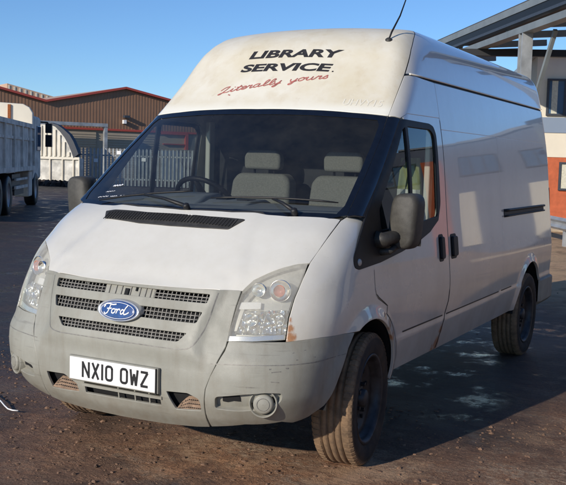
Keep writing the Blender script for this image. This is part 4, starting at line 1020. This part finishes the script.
# --- wheels
TP = [(-.095, .235), (-.108, .262), (-.112, .300), (-.106, .328), (-.094, .342)]
g = []
for c_ in (-.052, -.018, .018, .052): g += [(c_-.006, .3465), (c_-.005, .337), (c_+.005, .337), (c_+.006, .3465)]
TP += [(-.075, .3455)]+g+[(.075, .3455), (.094, .342), (.106, .328), (.112, .300), (.108, .262), (.095, .235)]
def make_wheel():
    m = MB(); RP = [(.045, .002), (.052, .045), (.040, .075), (.028, .10), (.022, .135), (.040, .165), (.052, .185), (.030, .205), (.078, .212), (.098, .222), (.104, .236), (.098, .240), (-.095, .240), (-.09, .20), (-.0, .19), (.0, .10), (.0, .002)]
    m.lathe(RP, 48, 'x'); wh = m.build('wheel', M['steel'], van, recalc=True)
    m = MB(); m.lathe(TP, 96, 'x')
    # tread sipes: shallow cross cuts as raised shoulder lugs
    for k in range(64):
        a = 2*math.pi*k/64
        for sx in (-1, 1):
            ca, sa = math.cos(a), math.sin(a); ca2, sa2 = math.cos(a+.060), math.sin(a+.060)
            vs = []
            for (c1, s1) in ((ca, sa), (ca2, sa2)):
                for (t, r) in ((.060, .347), (.062, .3495), (.090, .3465), (.106, .333), (.104, .325)): vs.append((sx*t, c1*r, s1*r))
            m.add(vs, [(i, i+1, 6+i, 5+i) for i in range(4)]+[(0, 4, 3, 2), (0, 2, 1), (5, 6, 7, 8), (5, 8, 9)])
    m.build('tyre', M['tyre'], wh, recalc=True)
    m = MB(); m.lathe([(.04, .05), (.075, .046), (.082, .035), (.084, .001)], 24, 'x')
    for k in range(5):
        a = 2*math.pi*k/5; c = (.048, .072*math.cos(a), .072*math.sin(a)); m.lathe([(-.01, .012), (.018, .012), (.02, .001)], 6, 'x', c=c, smooth=False)
    m.build('hub_cap', M['steel'], wh)
    m = MB()
    for k in range(10):
        a = 2*math.pi*(k+.5)/10; c = (.0225+.012, .150*math.cos(a), .150*math.sin(a)); m.lathe([(.0, .013), (.003, .012), (.003, .001)], 10, 'x', c=c)
    m.build('wheel_slot', M['dark'], wh)
    return wh
wh0 = make_wheel()
def place(wh, x, y, rz, spin=0):
    wh.location = (x, y, .345); wh.rotation_euler = (spin, 0, rz)
place(wh0, .856, 0, rad(6.5))
for x, y, rz in ((.862, 3.37, 0), (-.856, 0, math.pi+rad(6.5)), (-.862, 3.37, math.pi)):
    c = wh0.copy(); C.objects.link(c); c.parent = van
    for ch in wh0.children: k = ch.copy(); C.objects.link(k); k.parent = c
    place(c, x, y, rz, random.uniform(0, 1))
# ================================================================= BACKGROUND
M['clad'] = simple('brown_cladding', srgb(146, 112, 88), .6, var=.10, scale=.8)
M['redtrim'] = simple('red_fascia', srgb(176, 78, 66), .5, var=.1)
M['beige'] = simple('beige_wall', srgb(168, 156, 138), .8, var=.08, scale=1)
M['pinkroof'] = simple('pale_sheet_roof', srgb(214, 178, 150), .6, var=.1, scale=1)
M['steelgrey'] = simple('painted_steel_grey', srgb(122, 130, 134), .5, var=.15, scale=2)
M['galv'] = simple('galvanised_steel', srgb(168, 172, 174), .45, .3, var=.25, scale=3)
M['whitewall'] = simple('white_render', srgb(226, 218, 200), .8, var=.06, scale=1.2)
M['orange'] = simple('orange_brick', srgb(188, 100, 66), .85, var=.15, scale=6)
M['winglass'] = simple('dark_window_glass', srgb(70, 100, 130), .08, var=.2, scale=.6)
M['winframe'] = simple('window_frame_dark', srgb(60, 66, 76), .5)
M['blind'] = simple('window_blind', srgb(206, 204, 186), .8)
M['bandblue'] = simple('blue_grey_panel', srgb(130, 146, 168), .6, var=.06, scale=1)
M['deck'] = simple('canopy_deck', srgb(74, 72, 72), .8, var=.15, scale=2)
M['dirtywhite'] = simple('dirty_white_body', srgb(206, 203, 194), .7, var=.38, scale=2.5)
M['redcar'] = simple('red_car_paint', srgb(112, 30, 34), .25, var=.05, Coat_Weight=.6)
M['hivis'] = simple('hi_vis_yellow', srgb(150, 156, 112), .8, var=.1)
M['hiband'] = simple('reflective_band', srgb(220, 222, 216), .5)
M['greyclad'] = simple('grey_cladding', srgb(104, 112, 128), .7, var=.1, scale=.8)
M['kerb'] = simple('concrete_kerb', srgb(176, 160, 138), .9, var=.2, scale=5)

def win(par, x0, x1, z0, z1, y=0, panes=2, blind=None):
    m = MB(); t = .06
    m.box(x0, x1, y-.05, y+.04, z0, z0+t); m.box(x0, x1, y-.05, y+.04, z1-t, z1); m.box(x0, x0+t, y-.05, y+.04, z0+t, z1-t); m.box(x1-t, x1, y-.05, y+.04, z0+t, z1-t)
    for k in range(1, panes): xm = x0+(x1-x0)*k/panes; m.box(xm-t/2, xm+t/2, y-.05, y+.04, z0+t, z1-t)
    w_ = m.build('window', M['winframe'], par)
    MB().box(x0+t/2, x1-t/2, y-.012, y+.03, z0+t/2, z1-t/2).build('pane', M['winglass'], w_)
    if blind: MB().box(blind[0], blind[1], y-.022, y-.014, z0+t, z1-t).build('blind', M['blind'], w_)
    return w_
def ribs(s0, s1, z0f, z1f, y, pitch, w_, dep):
    m = MB(); s = s0
    while s < s1-w_:
        m.box(s, s+w_, y-dep, y, z0f(s), min(z1f(s), z1f(s+w_))); s += pitch
    return m

# brown clad industrial building with red verges
bA = empty('industrial_building', 'brown ribbed industrial building with red edged gables behind the steel fence', 'building', (-33.62, 42.18, 0), rz=rad(60))
def top(s):
    if s < -5.11: return 4.68+(-5.11-s)*(.59/2.66)
    if s < -.06: return 4.68+(s+5.11)*(1.09/5.05)
    if s < 5: return 5.77-(s+.06)*(.52/2.73)
    if s < 10.1: return 4.806+(s-5)*.19
    return 5.775-(s-10.1)*.19
knots = [-13, -10.2, -5.11, -.06, 5, 10.1, 16]
def top2(s): return top(s) if s > -10.2 else 5.81-(-10.2-s)*.22
m = MB()
pl_ = [(-13, 3.15)]+[(k, top2(k)) for k in knots]+[(16, 3.15)]
m.extrude(pl_, lambda a, b: (a, 0, b), lambda a, b: (a, 18, b)); wl = m.build('cladding_wall', M['clad'], bA)
ribs(-13, 16, lambda s: 3.16, lambda s: top2(s)-.02, 0, .20, .09, .012).build('cladding_rib', M['clad'], wl)
MB().box(-13, 16, .1, 17.9, 0, 3.15).build('lower_wall', M['beige'], bA)
m = MB()
for a, b in zip(knots[:-1], knots[1:]): m.bar((a, -.10, top2(a)), (b, -.10, top2(b)), .30, .13)
m.build('verge', M['redtrim'], bA)
MB().box(-13, 16, -.06, .12, 3.08, 3.20).build('red_band', M['redtrim'], bA)
m = MB(); 
for a, b in zip(knots[:-1], knots[1:]): m.bar((a, 9, top2(a)+.03), (b, 9, top2(b)+.03), 18, .06, up=(0, 0, 1))
m.build('roof', M['pinkroof'], bA)
for s0, s1 in ((-9, -5.6), (-4.6, -1.9), (-1.2, 2.1), (6.2, 9.4)):
    rd_ = MB().box(s0, s1, .03, .11, 0, 2.95); d_ = rd_.build('roller_door', M['beige'], bA)
    m = MB(); [m.box(s0, s1, .0, .03, z, z+.07) for z in np.arange(.1, 2.9, .15)]; m.build('door_slat', M['beige'], d_)
m = MB(); m.box(2.45, 4.35, -.08, .1, 3.0, 3.12); m.box(4.15, 4.35, -.08, .1, 1.9, 3.0); m.box(2.6, 4.15, -.05, .1, 2.35, 2.42); m.build('red_door_frame', M['redtrim'], bA)
MB().box(2.6, 4.15, .0, .1, 0, 1.95).build('loading_door', M['bandblue'], bA)
m = MB().box(-.20, .14, -.40, -.05, 3.92, 4.06); m.bar((-.02, -.05, 4.0), (-.02, -.3, 4.0), .05, .05); fl = m.build('floodlight', M['winframe'], bA)
MB().box(-.22, -.04, -.30, -.04, 3.55, 3.78).build('alarm_box', M['plate'], bA)
# steel portal frame in front of it
pf = empty('steel_portal_frame', 'pale grey steel portal frame standing in front of the brown building', 'steel frame', (-33.62-.5*2.2+.866*-0, 42.18-.0, 0), rz=rad(60))
pf.location = (-33.62+.866*.9, 42.18-.5*.9, 0)
m = MB(); m.box(-8.2, -1.55, -.15, .15, 3.27, 3.47); m.build('beam', M['galv'], pf)
for s in (-8.1, -4.9, -1.75): MB().box(s, s+.2, -.12, .12, 0, 3.27).build('column', M['galv'], pf)

# pale roof far behind
pk = empty('distant_shed', 'pale pink sheeted shed roof showing above the brown building', 'building', (-58.26, 59.72, 0), rz=rad(60))
m = MB(); m.extrude([(-2.1, 5.0), (-2.1, 7.75), (8, 5.55), (8, 5.0)], lambda a, b: (a, 0, b), lambda a, b: (a, 14, b)); m.build('shed_roof', M['pinkroof'], pk)
ribs(-2.0, 6, lambda s: 5.0, lambda s: 7.65-(s+2.1)*.218, 0, .5, .14, .05).build('roof_rib', M['whitewall'], pk)
MB().box(-2.1, 8, .1, 13.9, 0, 5.0).build('wall', M['beige'], pk)

# palisade fence
kf = 1.17; P0f = (2.782+(-23.27-2.782)*kf, -4.418+(27.2+4.418)*kf, 0)
fe = empty('palisade_fence', 'galvanised steel palisade fence running across the yard behind the van', 'fence', P0f, rz=rad(20))
m = MB(); r_ = random.Random(3); s = -1.9
while s < 13:
    h = 1.93+r_.uniform(-.01, .01); m.add([(s, -.03, .05), (s+.055, 0, .05), (s+.11, -.03, .05), (s, -.03, h-.08), (s+.055, 0, h), (s+.11, -.03, h-.08), (s+.03, -.03, h), (s+.08, -.03, h)], [(0, 1, 4, 3), (1, 2, 5, 4), (3, 4, 6), (4, 5, 7)]); s += .195
m.build('pale', M['galv'], fe)
m = MB(); m.box(-1.95, 13, .01, .06, .35, .42); m.box(-1.95, 13, .01, .06, 1.52, 1.59); m.build('rail', M['galv'], fe)
for k in range(6): MB().box(-1.95+k*2.95, -1.85+k*2.95, .02, .12, 0, 1.9).build('post', M['galv'], fe)
m = MB(); 
for s, z in ((.9, 1.62), (-.3, 1.2), (2.2, 1.3)): m.box(s, s+.22, -.06, -.035, z, z+.18)
m.build('fence_sign', M['plate'], fe)
# blue dark skip seen through the cab
sk = empty('waste_skip', 'dark blue waste skip standing behind the fence', 'skip', (P0f[0]+5.0, P0f[1]+4.2, 0), rz=rad(20))
m = MB(); m.extrude([(-1.9, .1), (-2.4, 1.9), (2.4, 1.9), (1.9, .1)], lambda a, b: (a, -.9, b), lambda a, b: (a, .9, b)); m.build('skip_body', simple('skip_blue', srgb(44, 58, 88), .6, var=.3, scale=3), sk)
m = MB()
for s in (-1.6, -.8, 0, .8, 1.6): m.box(s-.05, s+.05, -.97, -.9, .3, 1.85)
m.box(-2.45, 2.45, -.97, -.9, 1.85, 1.95); m.build('skip_rib', M['winframe'], sk)

# white ribbed container with a curved dark sheet
kc = 1.18; P0c = (2.782+(-23.35-2.782)*kc, -4.418+(24.88+4.418)*kc, 0)
cn_ = empty('ribbed_container', 'white ribbed steel container with a curved dark edge beside the lorry', 'container', P0c, rz=rad(10))
arc = [(-.66, 2.98), (-.35, 2.86), (-.10, 2.64), (.16, 2.36), (.38, 2.02), (.55, 1.65), (.66, 1.38)]
m = MB(); m.extrude([(-3.4, .02), (-3.4, 2.98)]+arc+[(.98, 1.36), (.98, .02)], lambda a, b: (a, .08, b), lambda a, b: (a, .35, b)); m.build('container_wall', M['dirtywhite'], cn_)
def az(s): return float(np.interp(s, [p[0] for p in arc], [p[1] for p in arc]))
ribs(-3.35, .5, lambda s: 1.45, lambda s: (az(s+.1) if s > -.7 else 2.98)-.06, .08, .26, .13, .09).build('wall_rib', M['whitewall'], cn_)
m = MB(); m.box(-3.4, .98, -.03, .08, 1.30, 1.42); m.box(-3.4, .98, -.03, .08, .05, .15)
for s in (-3.3, -2.4, -1.5, -.7, .0, .6, .92): m.box(s, s+.06, -.02, .08, .15, 1.30)
m.build('frame_rail', M['whitewall'], cn_)
m = MB(); out_ = [(a+.05+.22*min(1, i/3)*(1 if i else .5), b+.08+.02*i) for i, (a, b) in enumerate(arc)]
vs = [(a, -.04, b) for a, b in arc]+[(a, -.04, b) for a, b in out_]+[(a, .25, b) for a, b in arc]+[(a, .25, b) for a, b in out_]
n = len(arc); fs = []
for i in range(n-1): fs += [(i, i+1, n+i+1, n+i), (n+i, n+i+1, 3*n+i+1, 3*n+i), (2*n+i, 3*n+i, 3*n+i+1, 2*n+i+1), (i, 2*n+i, 2*n+i+1, i+1)]
fs += [(0, n, 3*n, 2*n), (n-1, 3*n-1, 4*n-1, 2*n-1)]
m.add(vs, fs); m.build('curved_sheet', simple('dark_sheet', srgb(40, 46, 58), .5), cn_)
# dark heap along the foot of the container
m = MB(); r_ = random.Random(9)
for k in range(60):
    s = r_.uniform(-1.2, 2.6); m.add([(s+p[0]*.22*r_.uniform(.7, 1.2), -.5+r_.uniform(-.2, .2)+p[1]*.2, .10+p[2]*.22) for p in iv], fi)
hp_ = m.build('rubble_heap', simple('dark_rubble', srgb(66, 58, 54), .9, var=.4)); hp_.matrix_world = Matrix.Translation(P0c) @ Matrix.Rotation(rad(10), 4, 'Z')
tag(hp_, 'low dark heap of rubble at the foot of the white container', 'rubble', kind='stuff')

# dirty white tipper lorry at the left edge
lo = empty('tipper_lorry', 'dirty white tipper lorry parked at the left edge with black wheels', 'lorry', (-14.05, 12.517, 0), rz=math.atan2(.8124, -.5831))
m = MB(); m.box(-3.6, 4.5, 0, 2.5, 1.12, 2.38); tb = m.build('tipper_body', M['dirtywhite'], lo, bevel=.02)
m = MB(); m.box(-3.62, 4.52, -.05, 0, 2.28, 2.40); m.box(-3.62, 4.52, -.05, 0, 1.08, 1.20); m.box(-3.62, 4.52, -.03, 0, 1.92, 1.99)
for s in (-3.5, -2.1, -.7, .7, 2.1, 3.5, 4.4): m.box(s-.06, s+.06, -.06, 0, 1.20, 2.28)
m.build('body_rib', M['dirtywhite'], tb)
m = MB(); m.extrude([(0, 1.2), (0, 2.74), (.10, 2.90), (.28, 2.99), (1.1, 3.02), (2.3, 3.0), (2.5, 2.8), (2.5, 1.2)], lambda y, z: (4.28, y, z), lambda y, z: (4.50, y, z)); hb = m.build('headboard', M['whitewall'], lo, bevel=.03)
for y in (.62, 1.7): MB().box(4.22, 4.28, y, y+.08, 2.38, 2.96).build('headboard_rib', M['rust'], hb)
m = MB(); m.box(4.72, 6.55, .05, 2.45, .75, 2.70); cb = m.build('lorry_cab', M['dirtywhite'], lo, bevel=.12, seg=4)
MB().box(5.5, 6.35, .02, .06, 1.65, 2.4).build('cab_window', M['winglass'], cb, bevel=.02)
m = MB(); m.tube([(6.4, .1, 2.55), (6.75, -.12, 2.55), (6.8, -.14, 2.5)], .03, 6); m.box(6.70, 6.92, -.26, -.06, 2.22, 2.52); m.box(6.72, 6.92, -.26, -.06, 1.78, 2.16); m.build('lorry_mirror', M['black'], cb, bevel=.04)
m = MB(); m.box(-3.2, 6.3, .55, 1.95, .68, 1.08); m.box(1.2, 2.6, .1, .6, .55, 1.0); m.box(1.3, 2.9, .05, .1, .45, .6); m.build('chassis', M['steel'], lo)
m = MB(); m.box(-.35, .95, -.02, .5, 1.06, 1.12); m.box(3.4, 4.7, -.02, .5, 1.06, 1.12); m.box(1.15, 3.2, -.02, .03, .62, .70); m.box(1.15, 3.2, -.02, .03, .84, .90); m.build('side_guard', M['dirtywhite'], lo)
for s in (-1.15, .3, 5.3):
    m = MB(); m.lathe([(-.15, .30), (-.16, .45), (-.12, .50), (.12, .50), (.16, .45), (.15, .30)], 32, 'y', c=(s, .18, .5)); ty = m.build('lorry_wheel', M['ink'], lo)
    m = MB(); m.lathe([(-.08, .001), (-.10, .12), (-.02, .18), (-.12, .28), (-.14, .31)], 24, 'y', c=(s, .18, .5)); m.build('wheel_hub', M['galv'], ty)
MB().box(4.0, 4.62, .05, .5, .3, 1.05).build('fuel_tank', M['dirtywhite'], lo, bevel=.05)

# small red car beyond the lorry
rc = empty('red_car', 'red hatchback car half hidden behind the lorry by the container', 'car', (2.782+(-23.35-2.782)*1.05-1.6, -4.418+(24.88+4.418)*1.05-.2, 0), rz=rad(150))
rc.location = (2.782+(-23.35-2.782)*1.08-2.5, -4.418+(24.88+4.418)*1.08-1.2, 0)
prof = [(-1.9, .35), (-1.95, .75), (-1.8, .95), (-1.0, 1.02), (-.4, 1.40), (.9, 1.42), (1.6, 1.05), (1.85, .9), (1.9, .35)]
m = MB(); m.extrude(prof, lambda a, b: (a, -.8+(b > 1.1)*.12, b), lambda a, b: (a, .8-(b > 1.1)*.12, b)); cbd = m.build('car_body', M['redcar'], rc, bevel=.06, seg=3)
for s in (-1, 1):
    m = MB(); m.add([(-.75, s*.80, 1.06), (1.35, s*.80, 1.06), (.85, s*.70, 1.36), (-.35, s*.70, 1.35)], [(0, 1, 2, 3)]); m.build('car_window', M['winglass'], cbd)
    for x in (-1.2, 1.2): MB().lathe([(-.1, .2), (-.1, .29), (.1, .29), (.1, .2), (.08, .001)], 24, 'y', c=(x, s*.74, .29)).build('car_wheel', M['ink'], rc)

# white and orange office building on the right
bR = empty('office_building', 'white rendered building with orange brick ground floor and a blue grey band at the right', 'building', (-3.33, 23.68, 0), rz=rad(20))
MB().box(-.50, 5, 0, 9, 0, 1.90).build('brick_wall', M['orange'], bR)
MB().box(-.50, 5, -.02, 9, 1.90, 2.62).build('white_wall', M['whitewall'], bR)
MB().box(-.50, 5, -.05, 9, 2.62, 3.07).build('blue_grey_band', M['bandblue'], bR)
MB().box(-.50, 5, -.02, 9, 3.07, 4.86).build('white_wall', M['whitewall'], bR)
MB().box(-.62, 20.1, -.14, 9.1, 4.86, 4.98).build('parapet', M['galv'], bR)
win(bR, -.19, 1.9, 3.12, 4.20, -.06, 4, blind=(-.05, .12))
win(bR, 2.6, 4.5, 3.12, 4.20, -.06, 4)
win(bR, .28, 1.35, .92, 1.76, -.02, 2, blind=(.36, .8))
win(bR, 3.4, 4.5, .92, 1.76, -.02, 2)
for s in (2.0,): MB().box(s, s+1.0, -.06, .05, 0, 1.85).build('door', M['whitewall'], bR)
# grey steel canopy in front of it
ca = empty('steel_canopy', 'grey steel framed canopy with a column rising behind the van roof', 'canopy', (-2.74, 17.84, 0), rz=math.atan2(.8197, -.5728))
cb_ = MB(); cb_.box(-9, 9, -.10, .10, 5.28, 5.45); cb_.build('eaves_beam', M['steelgrey'], ca)
m = MB(); m.box(-9, 9, -.02, .08, 5.10, 5.28); m.build('dark_infill', M['ink'], ca)
m = MB(); m.box(-9, 9, -.06, .12, 5.03, 5.10); m.build('middle_rail', M['winframe'], ca)
m = MB(); m.box(-9, 9, -.14, .14, 4.74, 4.90); m.build('lower_beam', M['steelgrey'], ca)
m = MB(); 
for s in (-6.2, -2.2, 1.68, 5.6): m.box(s-.10, s+.10, -.16, -.10, 4.86, 5.32)
m.build('hanger', M['steelgrey'], ca)
for s in (-8, .08, 8): 
    m = MB(); m.box(s-.13, s-.10+.02, -.13, .13, 0, 4.74); m.box(s+.08, s+.13, -.13, .13, 0, 4.74); m.box(s-.11, s+.08, -.02, .02, 0, 4.74); m.build('column', M['galv'], ca)
m = MB()
for s in (-7, -5, -3, -1, 1, 3, 5, 7): m.bar((s, 0, 4.82), (s, -1.7, 4.95), .10, .16)
m.build('rafter', M['steelgrey'], ca)
m = MB(); m.add([(-9, .05, 5.46), (9, .05, 5.46), (9, -1.8, 5.58), (-9, -1.8, 5.58), (-9, .05, 5.50), (9, .05, 5.50), (9, -1.8, 5.62), (-9, -1.8, 5.62)], [(0, 1, 2, 3), (7, 6, 5, 4), (0, 4, 5, 1), (1, 5, 6, 2), (2, 6, 7, 3), (3, 7, 4, 0)]); m.build('canopy_roof', M['deck'], ca)
m = MB(); m.bar((-.95, -.30, 4.70), (.95, -.3, 1.95), .09, .09); m.build('brace', M['steelgrey'], ca)
db = empty('pipe_bridge', 'dark horizontal steel girder crossing behind the canopy column', 'girder', (-3.56, 20.95, 0), rz=rad(20))
MB().box(-3.5, 9, -.1, .1, 4.56, 4.74).build('girder', M['ink'], db)
for s in (-3.3, 8.6): MB().box(s, s+.2, -.1, .1, 0, 4.56).build('girder_post', M['steelgrey'], db)
# low kerb and guard rail on the right
kr = empty('guard_rail', 'low grey guard rail on the sandy ground beyond the van', 'guard rail', (-1.3, 15.2, 0), rz=rad(-60))
m = MB(); prf = [(0, .32), (-.05, .37), (0, .43), (0, .47), (-.05, .52), (0, .58)]
vs = [(-4, y-.02, z) for y, z in prf]+[(3, y-.02, z) for y, z in prf]; m.add(vs, [(i, i+1, 7+i, 6+i) for i in range(5)]); m.build('rail', M['galv'], kr)
for s in (-3.5, -1.5, .5, 2.5): MB().box(s, s+.1, 0, .1, 0, .5).build('post', M['galv'], kr)
tag(MB().box(-4, 9, -.1, .1, 0, .13).build('kerb', M['kerb'], bevel=.02), None, None, kind='structure')
kb = bpy.data.objects['kerb']; kb.matrix_world = Matrix.Translation((-1.9, 19.0, 0)) @ Matrix.Rotation(rad(14), 4, 'Z')
# hi-vis jacket on the bulkhead of the cab
m = MB(); jx, jy = .70, 1.205; g_ = []
for j in range(9):
    for i in range(9):
        u_ = i/8-.5; v_ = j/8; g_.append((jx+u_*(.12+.05*v_), jy-.035-.02*math.sin(i*1.9+v_*2)-.02, 1.62-v_*.40))
for q in (0, 1):
    m.add([(a, b+q*.03, c) for a, b, c in g_], [(j*9+i, j*9+i+1, (j+1)*9+i+1, (j+1)*9+i) for j in range(8) for i in range(8)], True)
jk = tag(m.build('hi_vis_jacket', M['hivis'], recalc=False), 'yellow hi vis jacket hanging behind the passenger seat in the cab', 'jacket')
m = MB()
for z in (1.42, 1.34): m.add([(a, b-.004, z) for a, b, c in g_[36:45]]+[(a, b-.004, z-.05) for a, b, c in g_[36:45]], [(i, i+1, 10+i, 9+i) for i in range(8)])
m.build('reflective_band', M['hiband'], jk, recalc=False)

# unseen grey block added to shut out sky light; the van's flank mirrors it
sh = empty('sky_blocker', 'unseen grey clad warehouse closing the yard on the right hand side', 'blocker', (13.5, 4, 0), rz=rad(6))

MB().box(0, 14, -16, 16, 0, 7.5).build('blocker_wall', M['greyclad'], sh)
m = MB()
for k in range(53): m.box(-.06, 0, -16+k*.6, -15.8+k*.6, .5, 7.4)
m.build('wall_rib', M['greyclad'], sh)
MB().box(-.15, 14.1, -16.1, 16.1, 7.5, 7.7).build('blocker_roof', M['steelgrey'], sh)
for y in (-9, 1, 9): MB().box(-.10, 0, y, y+3.6, 0, 4).build('blocker_shutter', M['whitewall'], sh)

MB().box(5, 20, 0, 9, 0, 4.86).build('clad_wing', M['greyclad'], bR)
for s in (6.9, 9.4, 12.5): MB().box(s, s+.8, -.08, .0, .3, 2.1).build('door', M['whitewall'], bR)
for s in (5.5, 14.0): MB().box(s, s+.9, -.12, .0, 0, 3.9).build('brick_pier', M['orange'], bR)
for s in (8.4, 11.2, 15.2): win(bR, s, s+1.8, 2.8, 3.9, -.04, 3)
wr = MB().tube([(-1.62, -.10, .012), (-1.50, -.19, .02), (-1.44, -.227, .022), (-1.36, -.275, .016), (-1.304, -.304, .012), (-1.26, -.312, .012), (-1.222, -.300, .012)], .0045, 6).build('cable_offcut', M['plate'])
tag(wr, 'short curved piece of pale cable lying on the wet ground left of the bumper', 'cable')
